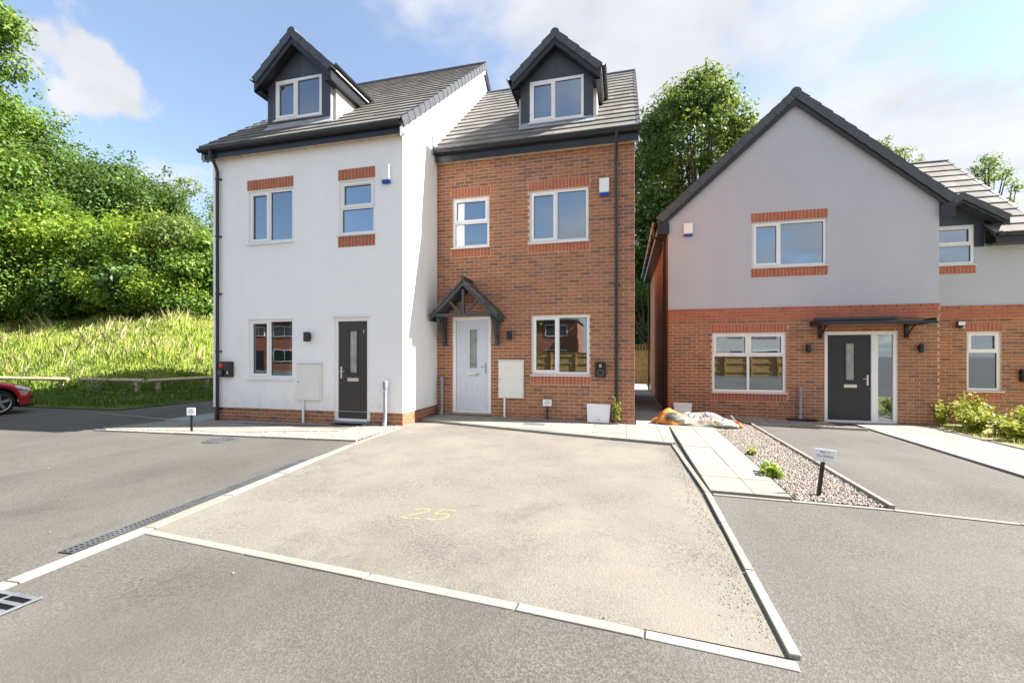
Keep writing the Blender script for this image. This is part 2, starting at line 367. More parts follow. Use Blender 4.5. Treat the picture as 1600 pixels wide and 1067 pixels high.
def course_bricks(x0, x1, z0, z1, Y, holes, mat='brick', zref=0., ph=0.):
    """stretcher bond on a wall facing -Y"""
    out = []; k0 = math.ceil((z0 - zref) / .075 - 1e-6); k1 = math.floor((z1 - zref) / .075 + 1e-6)
    for k in range(k0, k1):
        a, b = zref + k * .075, zref + k * .075 + .065; free = [(x0, x1)]
        for hx0, hx1, hz0, hz1 in holes:
            if min(b, hz1) - max(a, hz0) < .012: continue
            nf = []
            for p, q in free:
                if hx1 <= p or hx0 >= q: nf.append((p, q)); continue
                if hx0 - p > .02: nf.append((p, hx0))
                if q - hx1 > .02: nf.append((hx1, q))
            free = nf
        st = ph + (0.1125 if k % 2 else 0.)
        for p, q in free:
            n = math.floor((p - x0 - st) / .225) - 1
            while True:
                s = x0 + st + n * .225; e = s + .215; n += 1
                if s >= q: break
                s2, e2 = max(s, p + (.0 if p == x0 else .006)), min(e, q - (.0 if q == x1 else .006))
                if e2 - s2 < .03: continue
                out.append((Matrix.Translation(((s2 + e2) / 2, Y + random.uniform(-.0015, .0015), (a + b) / 2)), brick_mesh(e2 - s2, .065, mat)))
    return out
def soldiers(parent, x0, x1, z0, z1, Y, name='lintel'):
    """a panel of upright red bricks"""
    p = MB().box(x0, x1, Y + .006, Y + .02, z0, z1).build(name, 'mortar_pale', parent)
    n = max(2, round((x1 - x0) / .075)); w = (x1 - x0) / n
    for i in range(n):
        obj('brick', brick_mesh(w - .009, z1 - z0 - .004, 'brick_red'), p, Matrix.Translation((x0 + (i + .5) * w, Y + random.uniform(-.001, .001), (z0 + z1) / 2)))
    return p
def wall_sheet(x0, x1, z0, z1, Y, holes, depth=.12):
    """wall facing -Y with real openings and reveals"""
    xs = sorted({x0, x1, *[h[0] for h in holes], *[h[1] for h in holes]}); zs = sorted({z0, z1, *[h[2] for h in holes], *[h[3] for h in holes]}); mb = MB()
    for a, b in zip(xs, xs[1:]):
        for c, d in zip(zs, zs[1:]):
            m = ((a + b) / 2, (c + d) / 2)
            if any(h[0] < m[0] < h[1] and h[2] < m[1] < h[3] for h in holes): continue
            mb.quad((a, Y, c), (b, Y, c), (b, Y, d), (a, Y, d))
    for a, b, c, d in holes:
        e = Y + depth
        mb.quad((a, Y, c), (a, e, c), (a, e, d), (a, Y, d)); mb.quad((b, Y, c), (b, Y, d), (b, e, d), (b, e, c))
        mb.quad((a, Y, d), (a, e, d), (b, e, d), (b, Y, d)); mb.quad((a, Y, c), (b, Y, c), (b, e, c), (a, e, c))
    return mb
def room(parent, x0, x1, z0, z1, Y, d=2.6):
    m = MB(); a, b, c, e = x0 - .28, x1 + .28, z0 - .55, z1 + .25; y0, y1 = Y + .11, Y + d
    m.quad((a, y1, c), (b, y1, c), (b, y1, e), (a, y1, e)); m.quad((a, y0, c), (a, y1, c), (a, y1, e), (a, y0, e)); m.quad((b, y0, c), (b, y0, e), (b, y1, e), (b, y1, c))
    m.quad((a, y0, e), (a, y1, e), (b, y1, e), (b, y0, e)); m.quad((a, y0, c), (b, y0, c), (b, y1, c), (a, y1, c))
    # inner leaf of the front wall, round the opening
    m.quad((a, y0, c), (b, y0, c), (b, y0, z0), (a, y0, z0)); m.quad((a, y0, z1), (b, y0, z1), (b, y0, e), (a, y0, e))
    m.quad((a, y0, z0), (x0, y0, z0), (x0, y0, z1), (a, y0, z1)); m.quad((x1, y0, z0), (b, y0, z0), (b, y0, z1), (x1, y0, z1))
    # dark timber-coloured floor is left to the shade; a door leaf stands in the back wall
    return m.build('room', 'room_wall', parent, fix=False)
def window(parent, x0, x1, z0, z1, Y, layout, name='window', recess=.035, sill=True, wroom=True, split=.46):
    """white plastic window; layout LR, TB or FOUR. Frame is the part, its panes, sill, vents hang below it."""
    y0, y1 = Y + recess, Y + recess + .07; fr = .055; m = MB()
    m.box(x0, x0 + fr, y0, y1, z0, z1); m.box(x1 - fr, x1, y0, y1, z0, z1); m.box(x0 + fr, x1 - fr, y0 + .001, y1, z1 - fr, z1); m.box(x0 + fr, x1 - fr, y0 + .001, y1, z0, z0 + fr)
    panes = []; vents = []
    def sash(a, b, c, d):                          # opening light: a second frame standing 16 mm proud
        w = .05; ys = y0 - .016
        m.box(a, a + w, ys, y1 - .01, c, d); m.box(b - w, b, ys, y1 - .01, c, d); m.box(a + w, b - w, ys + .001, y1 - .01, d - w, d); m.box(a + w, b - w, ys + .001, y1 - .01, c, c + w)
        panes.append((a + w, b - w, c + w, d - w)); vents.append((a + .1, b - .1, d - .03))
    X0, X1, Z0, Z1 = x0 + fr - .012, x1 - fr + .012, z0 + fr - .012, z1 - fr + .012
    if layout == 'LR':
        mx = x0 + (x1 - x0) * split; m.box(mx - .028, mx + .028, y0 + .002, y1, z0 + fr, z1 - fr); sash(X0, mx - .012, Z0, Z1); panes.append((mx + .028, x1 - fr, z0 + fr, z1 - fr))
    elif layout == 'TB':
        mz = z0 + (z1 - z0) * split; m.box(x0 + fr, x1 - fr, y0 + .002, y1, mz - .028, mz + .028); sash(X0, X1, mz + .012, Z1); panes.append((x0 + fr, x1 - fr, z0 + fr, mz - .028))
    else:
        mx = (x0 + x1) / 2; mz = z0 + (z1 - z0) * split
        m.box(mx - .028, mx + .028, y0 + .002, y1, z0 + fr, z1 - fr); m.box(x0 + fr, mx - .028, y0 + .003, y1, mz - .028, mz + .028); m.box(mx + .028, x1 - fr, y0 + .003, y1, mz - .028, mz + .028)
        sash(X0, mx - .012, mz + .012, Z1); sash(mx + .012, X1, mz + .012, Z1); panes += [(x0 + fr, mx - .028, z0 + fr, mz - .028), (mx + .028, x1 - fr, z0 + fr, mz - .028)]
    w = m.build(name, 'upvc', parent)
    for a, b, c, d in panes:
        MB().box(a - .004, b + .004, y0 + .03, y0 + .036, c - .004, d + .004).build('pane', 'glass', w)
        k = .008                                   # black gasket line
        q = MB().box(a, a + k, y0 + .022, y0 + .029, c, d).box(b - k, b, y0 + .022, y0 + .029, c, d).box(a + k, b - k, y0 + .022, y0 + .029, d - k, d).box(a + k, b - k, y0 + .022, y0 + .029, c, c + k)
        q.build('gasket', 'black_pvc', w)
    a, b, c = vents[0]; MB().box(a, b, y0 - .028, y0 - .0165, c - .008, c + .008).build('trickle_vent', 'upvc', w)
    if sill: MB().prism([(y1, z0 - .004), (y1, z0 - .03), (Y - .055, z0 - .034), (Y - .055, z0 - .016)], 0, x0 - .03, x1 + .03).build('sill', 'sill_white', w)
    if wroom: room(parent, x0, x1, z0, z1, Y)
    return w
def door(parent, x0, x1, z0, z1, Y, mat, hinge='R', glass='tall', side=0.):
    f = .07; y0, y1 = Y + .03, Y + .10; m = MB()
    m.box(x0, x0 + f, y0, y1, z0, z1); m.box(x1 - f, x1, y0, y1, z0, z1); m.box(x0 + f, x1 - f, y0 + .001, y1, z1 - f, z1); m.box(x0 + f, x1 - f, y0 - .02, y1, z0 - .01, z0 + .035)
    dx1 = x1 - f
    if side:
        dx1 = x1 - f - side; m.box(dx1, dx1 + .13, y0 + .002, y1, z0 + .035, z1 - f)
    fr = m.build('door_frame', 'upvc', parent)
    a, b, c, d = x0 + f + .004, dx1 - .004, z0 + .04, z1 - f - .004; ym = Y + .062
    gx = (a + b) / 2 + (.03 if hinge == 'L' else 0); gw = .085 if glass == 'tall' else .10
    gz0, gz1 = c + (d - c) * .47, c + (d - c) * .90
    leaf = wall_sheet(a, b, c, d, ym, [(gx - gw, gx + gw, gz0, gz1)], .02).build('door', mat, parent)
    k = .022
    MB().box(gx - gw - k, gx - gw, ym - .012, ym + .01, gz0 - k, gz1 + k).box(gx + gw, gx + gw + k, ym - .012, ym + .01, gz0 - k, gz1 + k).box(gx - gw, gx + gw, ym - .011, ym + .01, gz1, gz1 + k).box(gx - gw, gx + gw, ym - .011, ym + .01, gz0 - k, gz0).build('glazing_bead', mat, leaf)
    MB().box(gx - gw, gx + gw, ym + .012, ym + .018, gz0, gz1).build('pane', 'frosted', leaf)
    lz = c + (d - c) * .40
    MB().box(gx - .13, gx + .13, ym - .012, ym - .0005, lz - .035, lz + .035).box(gx - .115, gx + .115, ym - .02, ym - .0125, lz - .022, lz + .022).build('letterbox', 'chrome', leaf, bevel=.004)
    hx = a + .06 if hinge == 'R' else b - .06; sg = 1 if hinge == 'R' else -1; hz = c + (d - c) * .47
    MB().box(hx - .018, hx + .018, ym - .01, ym - .0005, hz - .12, hz + .12).tube([(hx, ym - .009, hz + .03), (hx, ym - .05, hz + .03), (hx + sg * .11, ym - .05, hz + .03)], .009, 8).build('handle', 'chrome', leaf, True)
    if side:
        MB().box(dx1 + .12, x1 - f + .005, y0 + .03, y0 + .036, z0 + .03, z1 - f + .005).build('side_light', 'glass', fr)
        room(parent, dx1 + .13, x1 - f, z0 + .56, z1 - f, Y, 2.0)
    MB().box(x0, x1, Y - .02, Y + .101, z0 - .05, z0 - .011).build('threshold', 'slab_grey', parent)
    return leaf

_tm = {}
def tile_mesh(w, l=.40, mat='roof_tile', th=.024):
    k = (round(w, 3), round(l, 3), mat)
    if k in _tm: return _tm[k]
    x = w / 2 - .0015; m = MB()                    # along +Y up the slope, nose at y=0 raised
    m.hexa([(-x, 0, .034), (x, 0, .034), (x, l, .002), (-x, l, .002)], [(-x, .003, .034 + th), (x, .003, .034 + th), (x, l, .002 + th), (-x, l, .002 + th)])
    _tm[k] = m.mesh('tile', mat); return _tm[k]
def slope_tiles(part, O, U, V, wid, length, gauge=.33, tw=.33, skip=None, limit=300, mat='roof_tile', lap=.07, name='tile'):
    """tiles on the plane O + a*U + b*V (U across, V up the slope)"""
    U, V = Vector(U).normalized(), Vector(V).normalized(); Nn = U.cross(V); rot = Matrix((U, V, Nn)).transposed().to_4x4()
    items = []; nr = max(1, round(length / gauge)); gq = length / nr; nc = max(1, round(wid / tw)); w = wid / nc
    for i in range(nr):
        l = gq + (lap if i < nr - 1 else 0)
        cells = [(j * w, w) for j in range(nc)] if i % 2 == 0 else [(0, w / 2)] + [(w / 2 + j * w, w) for j in range(nc - 1)] + [(wid - w / 2, w / 2)]
        for a, ww in cells:
            P = Vector(O) + U * (a + ww / 2) + V * (i * gq)
            if skip and skip(P + V * gq * .5): continue
            M = Matrix.Translation(P + Nn * random.uniform(0, .0025)) @ rot @ Matrix.Rotation(random.uniform(-.0025, .0025), 4, 'Z')
            items.append((M, tile_mesh(ww, l, mat)))
    pieces(name, items, None, part, limit, name + '_field')
def verge_caps(part, A, Bp, out, n, w=.11, h=.13, mat='cap'):
    """dry verge units stepping up a rake from A to B; `out` is the outward direction"""
    A, Bp, out = Vector(A), Vector(Bp), Vector(out).normalized(); d = (Bp - A); l = d.length / n; d.normalize(); up = out.cross(d)
    if up.z < 0: up = -up
    rot = Matrix((d, out, up)).transposed().to_4x4(); m = MB(); e = l + .02
    # an L-shaped unit, lower end standing proud of the next one
    m.hexa([(0, -w, .0), (e, -w, -.018), (e, .022, -.018), (0, .03, .0)], [(0, -w, .03), (e, -w, .012), (e, .022, .012), (0, .03, .03)])
    m.hexa([(0, .0, -h), (e, .0, -h + .012), (e, .022, -h + .012), (0, .03, -h)], [(0, .0, -.001), (e, 0, -.019), (e, .022, -.019), (0, .03, -.001)])
    me = m.mesh('verge_cap', mat)
    for i in range(n): obj('verge_cap', me, part, Matrix.Translation(A + d * (l * i)) @ rot)
def gutter(parent, a, b, r=.058, mat='black_pvc', name='gutter', brackets=True):
    a, b = Vector(a), Vector(b); d = (b - a).normalized(); sd = d.cross(Vector((0, 0, 1))).normalized(); m = MB(); n = 9; L_ = (b - a).length
    prof = [(math.cos(math.pi + math.pi * i / (n - 1)) * r, math.sin(math.pi + math.pi * i / (n - 1)) * r) for i in range(n)]; prof = [(-r, .012)] + prof + [(r, .012)]
    inner = [(x * .9, z * .9 + .003) for x, z in prof[::-1]]; pr = prof + inner; k = len(pr)
    vs = [a + sd * x + Vector((0, 0, z)) for x, z in pr] + [b + sd * x + Vector((0, 0, z)) for x, z in pr]
    m.add(vs, [(i, (i + 1) % k, k + (i + 1) % k, k + i) for i in range(k)] + [tuple(range(k)), tuple(range(k, 2 * k))[::-1]])
    if brackets:
        q = max(2, int(L_ / .9))
        for i in range(q + 1):
            c = a + d * (L_ * (i + .5) / (q + 1)); m.tube([c + sd * math.cos(t) * (r + .006) + Vector((0, 0, math.sin(t) * (r + .006) + .003)) for t in [math.pi + math.pi * j / 6 for j in range(7)]], .009, 6)
    return m.build(name, mat, parent, True)
def downpipe(parent, x, Y, z0, z1, ze, yo, r=.034):
    """swan neck from the gutter at (yo, ze) to the wall, then straight down"""
    m = MB(); yp = Y - .06
    m.tube([(x, yo, ze), (x, yo, ze - .10), (x, yp - .02, z1 + .08), (x, yp, z1), (x, yp, z0)], r, 12)
    o = m.build('downpipe', 'black_pvc', parent, True)
    z = z1 - .15
    while z > z0 + .2:
        MB().tube([(x, yp, z - .02), (x, yp, z + .02)], r + .007, 12).box(x - .015, x + .07, yp + .03, Y - .001, z - .012, z + .012).build('clip', 'black_pvc', o); z -= 1.25
    return o
def text_mesh(s, size, mat, name='lettering'):
    cu = bpy.data.curves.new(name, 'FONT'); cu.body = s; cu.size = size; cu.align_x = 'CENTER'; cu.align_y = 'CENTER'; cu.resolution_u = 2
    o = bpy.data.objects.new(name, cu); COL.objects.link(o); bpy.context.view_layer.update()
    me = bpy.data.meshes.new_from_object(o.evaluated_get(bpy.context.evaluated_depsgraph_get())); bpy.data.objects.remove(o)
    me.materials.clear(); me.materials.append(MATS[mat]); return me

# ------------------------------------------------------------------ ground
def sheet(name, mat, poly, off, parent=None, zf=g, kind='structure', seg=1):
    m = MB(); m.quad(*[(x, y, zf(x, y) + off) for x, y in poly]); o = m.build(name, mat, parent, fix=False)
    if kind and parent is None: o['kind'] = kind
    return o
m = MB(); xs = [-600, -14, -4, 9, 600]; ys = [-600, 600]
for a, b in zip(xs, xs[1:]): m.quad((a, -600, g(a)), (b, -600, g(b)), (b, 600, g(b)), (a, 600, g(a)))
tag(m.build('ground', 'tarmac', fix=False), kind='structure')
BAY = [(-3.62, 2.70), (.80, 2.40), (.74, 7.62), (-1.2, 7.93), (-4.15, 8.5), (-4.06, 6.0)]
bay = sheet('parking_bay', 'bay_tarmac', BAY, .005)
def edging(part, pts, w=.06, top=.045, unit=.915, below=.05, mat='kerb', off=0.):
    """concrete edging stones laid end to end along a polyline"""
    for a, b in zip(pts, pts[1:]):
        a, b = Vector((*a, 0)), Vector((*b, 0)); d = b - a; n = max(1, round(d.length / unit)); dn = d.normalized(); sd = Vector((-dn.y, dn.x, 0))
        for i in range(n):
            p, q = a + d * (i / n) + dn * .005, a + d * ((i + 1) / n) - dn * .005; j = random.uniform(-.003, .003); c = []
            for P, s in ((p, -1), (q, -1), (q, 1), (p, 1)): c.append(P + sd * (s * w / 2 + random.uniform(-.002, .002)))
            m = MB().hexa([(v.x, v.y, g(v.x) - below + off) for v in c], [(v.x, v.y, g(v.x) + top + j + off) for v in c])
            m.build('edging_stone', mat, part, bevel=.006)
edging(bay, [(-3.56, 1.0), (-3.70, 2.72), (-4.10, 6.0), (-4.24, 8.55)], .11, .012)
edging(bay, [(-3.62, 2.66), (-.6, 2.46), (.80, 2.345)], .075, .008)
edging(bay, [(.80, 2.40), (.85, 5.05), (.77, 7.6)], .055, .03)
def paint25():
    S = {'2': [(-.10, .14), (-.02, .21), (.09, .19), (.10, .10), (0, -.02), (-.13, -.18), (.14, -.18)], '5': [(.14, .2), (-.06, .2), (-.09, .03), (.03, .06), (.12, -.02), (.09, -.15), (-.03, -.2), (-.12, -.15)]}
    m = MB(); ang = R(8)
    for ch, ox in (('2', -.19), ('5', .17)):
        pts = [Vector((x + ox + y * .2, y, 0)) for x, y in S[ch]]
        P = []
        for i in range(len(pts) - 1):
            p0, p1, p2, p3 = pts[max(i - 1, 0)], pts[i], pts[i + 1], pts[min(i + 2, len(pts) - 1)]
            for k in range(6):
                t = k / 6; P.append(.5 * ((2 * p1) + (p2 - p0) * t + (2 * p0 - 5 * p1 + 4 * p2 - p3) * t * t + (3 * p1 - p0 - 3 * p2 + p3) * t ** 3))
        P.append(pts[-1]); P = [p * .62 for p in P]; L_, R_ = [], []
        for i, p in enumerate(P):
            d = (P[min(i + 1, len(P) - 1)] - P[max(i - 1, 0)]).normalized(); s = Vector((-d.y, d.x, 0)) * (.014 + .004 * math.sin(i * 1.3))
            for l, q in ((L_, p + s), (R_, p - s)):
                x = -1.69 + q.x * math.cos(ang) - q.y * math.sin(ang); y = 3.64 + q.x * math.sin(ang) + q.y * math.cos(ang); l.append((x, y, g(x) + .0095))
        for i in range(len(P) - 1): m.quad(L_[i], R_[i], R_[i + 1], L_[i + 1])
    m.build('painted_number', 'spray_yellow', bay, fix=False)
paint25()
# slab paths -----------------------------------------------------------
def clip_poly(poly, a, b, c):                      # keep a*x+b*y<=c
    o = []
    for i, p in enumerate(poly):
        q = poly[(i + 1) % len(poly)]; dp, dq = a * p[0] + b * p[1] - c, a * q[0] + b * q[1] - c
        if dp <= 0: o.append(p)
        if dp * dq < 0: t = dp / (dp - dq); o.append((p[0] + (q[0] - p[0]) * t, p[1] + (q[1] - p[1]) * t))
    return o
def paving(name, poly, sx, sy, top, mat='slab', x0=None, y0=None, label=None, gap=.006):
    base = sheet(name, 'joint', poly, top - .012); xs_ = [p[0] for p in poly]; ys_ = [p[1] for p in poly]
    x0 = min(xs_) if x0 is None else x0; y0 = min(ys_) if y0 is None else y0
    cxm, cym = sum(xs_) / len(poly), sum(ys_) / len(poly)
    for i in range(-2, int((max(xs_) - x0) / sx) + 2):
        for j in range(-2, int((max(ys_) - y0) / sy) + 2):
            q = [(x0 + i * sx + gap / 2, y0 + j * sy + gap / 2), (x0 + (i + 1) * sx - gap / 2, y0 + j * sy + gap / 2), (x0 + (i + 1) * sx - gap / 2, y0 + (j + 1) * sy - gap / 2), (x0 + i * sx + gap / 2, y0 + (j + 1) * sy - gap / 2)]
            for k, p in enumerate(poly):
                r = poly[(k + 1) % len(poly)]; a, b = r[1] - p[1], -(r[0] - p[0]); c = a * p[0] + b * p[1]
                if a * cxm + b * cym > c: a, b, c = -a, -b, -c
                q = clip_poly(q, a, b, c)
                if len(q) < 3: break
            if len(q) < 3: continue
            ar = abs(sum(q[k][0] * q[(k + 1) % len(q)][1] - q[(k + 1) % len(q)][0] * q[k][1] for k in range(len(q)))) / 2
            if ar < .012: continue
            dz = random.uniform(-.0025, .0025); n = len(q); m = MB()
            m.add([(x, y, g(x) + top - .05) for x, y in q] + [(x, y, g(x) + top + dz) for x, y in q], [tuple(range(n))[::-1], tuple(range(n, 2 * n))] + [(k, (k + 1) % n, n + (k + 1) % n, n + k) for k in range(n)])
            m.build('paving_slab', mat, base, bevel=.003)
    return base
paving('front_path', [(-4.17, 8.62), (-1.2, 8.0), (.80, 7.66), (.86, 9.40), (-4.17, 9.40)], .6, .6, .05, x0=-4.17 + .0, y0=7.62)
edging(bpy.data.objects['front_path'], [(-4.17, 8.57), (-1.2, 7.955), (.77, 7.63)], .05, .052, mat='kerb')
paving('garden_path', [(.885, 5.09), (1.66, 5.09), (1.74, 9.74), (.895, 9.74)], .43, .6, .04, x0=.885)
paving('entrance_path', [(4.83, 3.2), (6.25, 3.2), (6.34, 11.62), (4.95, 11.62)], .47, .6, .03)
paving('house_path', [(-9.85, 6.36), (-6.9, 6.50), (-5.05, 7.02), (-5.05, 7.72), (-8.6, 7.5), (-9.6, 7.6)], .6, .6, .03)
paving('corner_path', [(-9.9, 7.6), (-8.82, 7.52), (-8.82, 12.5), (-9.9, 12.5)], .54, .6, .028, 'slab_grey')
hp = bpy.data.objects['house_path']
edging(hp, [(-9.9, 6.26), (-7.0, 6.27), (-4.19, 6.30)], .05, .028)
sp_ = sheet('side_path', 'slab_grey', [(.24, 9.42), (1.03, 9.42), (1.03, 23.9), (.24, 23.9)], .035)
# ------------------------------------------------------------------ gravel
def in_poly(p, poly):
    c = False
    for i in range(len(poly)):
        a, b = poly[i], poly[i - 1]
        if (a[1] > p[1]) != (b[1] > p[1]) and p[0] < (b[0] - a[0]) * (p[1] - a[1]) / (b[1] - a[1]) + a[0]: c = not c
    return c
def gravel(name, poly, n, off=.01, s=(.010, .022)):
    bed = sheet(name + '_bed', 'gravel_bed', poly, off); xs_ = [p[0] for p in poly]; ys_ = [p[1] for p in poly]; m = MB(); k = 0
    while k < n:
        p = (random.uniform(min(xs_), max(xs_)), random.uniform(min(ys_), max(ys_)))
        if not in_poly(p, poly): continue
        k += 1; r = random.uniform(*s); a = random.uniform(0, 6.28); e = random.uniform(.6, 1.); z = g(p[0]) + off + random.uniform(0, .012); ca, sa = math.cos(a), math.sin(a)
        pt = [(1, 0, 0), (0, e, 0), (-1, .1, .1), (0, -e, 0), (.15, .1, .65), (-.1, .1, -.6)]
        m.add([(p[0] + r * (x * ca - y * sa), p[1] + r * (x * sa + y * ca), z + r * zq) for x, y, zq in pt], [(0, 1, 4), (1, 2, 4), (2, 3, 4), (3, 0, 4)])
    o = m.build(name, 'gravel', fix=False); tag(o, kind='stuff'); return bed, o
GR = [(1.70, 5.10), (2.49, 5.10), (2.60, 10.2), (2.4, 11.7), (1.1, 11.7), (1.1, 9.76), (1.76, 9.76)]
bed, o = gravel('gravel', GR, 15000); tag(o, 'pale mixed gravel filling the wedge behind the white sign', 'gravel')
edging(bed, [(2.52, 5.06), (2.64, 10.2), (2.66, 10.55), (4.2, 10.6), (4.85, 10.6)], .05, .05)
edging(bed, [(.90, 5.05), (1.64, 5.05), (2.52, 5.05), (3.44, 4.96), (6.4, 4.72)], .05, .014)
b2, o = gravel('gravel_strip', [(-9.7, 6.29), (-4.22, 6.33), (-4.2, 7.78), (-5.03, 7.78), (-5.03, 7.0), (-6.9, 6.485), (-9.7, 6.34)], 9000); tag(o, 'thin band of pinkish gravel along the front of the white house path', 'gravel')
b3, o = gravel('wall_gravel', [(-8.8, 7.52), (-5.75, 7.66), (-5.75, 7.79), (-8.8, 7.79)], 3000); tag(o, 'gravel strip at the foot of the white house wall', 'gravel')
b4, o = gravel('house_gravel', [(2.66, 10.63), (4.45, 10.63), (4.45, 11.7), (2.42, 11.7)], 3500); tag(o, 'shaded gravel strip below the grey house window', 'gravel')
b5, o = gravel('base_gravel', [(-2.85, 9.26), (-.1, 9.26), (-.1, 9.41), (-2.85, 9.41)], 1500, .052); tag(o, 'narrow white stones at the foot of the brick house wall', 'gravel')
# grass bank
m = MB(); nx, ny = 60, 60; X0, X1, Y0, Y1 = -75., -9.6, 8.0, 75.
gx = [-13.2 - (i / nx) ** 1.6 * 62 for i in range(nx + 1)]; gy = [8.9 + (i / ny) ** 1.6 * 66 for i in range(ny + 1)]
for y in gy:
    for x in gx: m.v.append((x, y, bank(x, y) + (.05 * math.sin(x * 1.3 + y) * math.sin(y * 1.7) if min(-13.2 - x, y - 8.9) > 1 else 0)))
for j in range(ny):
    for i in range(nx): a = j * (nx + 1) + i; m.f.append((a, a + 1, a + nx + 2, a + nx + 1))
tag(m.build('grass_bank', 'turf', smooth=True), kind='structure')
tag(sheet('back_lawn', 'turf', [(-13, 20.5), (60, 24.2), (60, 90), (-13, 90)], .012), kind='structure')
tag(sheet('planting_bed', 'soil_turf', [(6.42, 4.0), (30, 4.0), (30, 12.44), (6.42, 12.44)], .03), kind='structure')
edging(bpy.data.objects['planting_bed'], [(6.32, 3.2), (6.40, 11.6)], .05, .045, mat='kerb')
# seams and thin lines on the far tarmac
sl = empty('road_edging', (-11.6, 8.1, g(-11))); sl['kind'] = 'structure'
edging(sl, [(-13.3, 8.42), (-10.1, 7.82)], .05, .008)
print('ground ok')
# ------------------------------------------------------------------ houses
YW, YB, YG, YG2 = 7.8, 9.42, 11.72, 12.47
XWL, XWR, XBR = -8.78, -4.18, .20
SLW = .838                                         # slope of the white roof
PITCH = math.atan(.892); CP, SP = math.cos(PITCH), math.sin(PITCH)

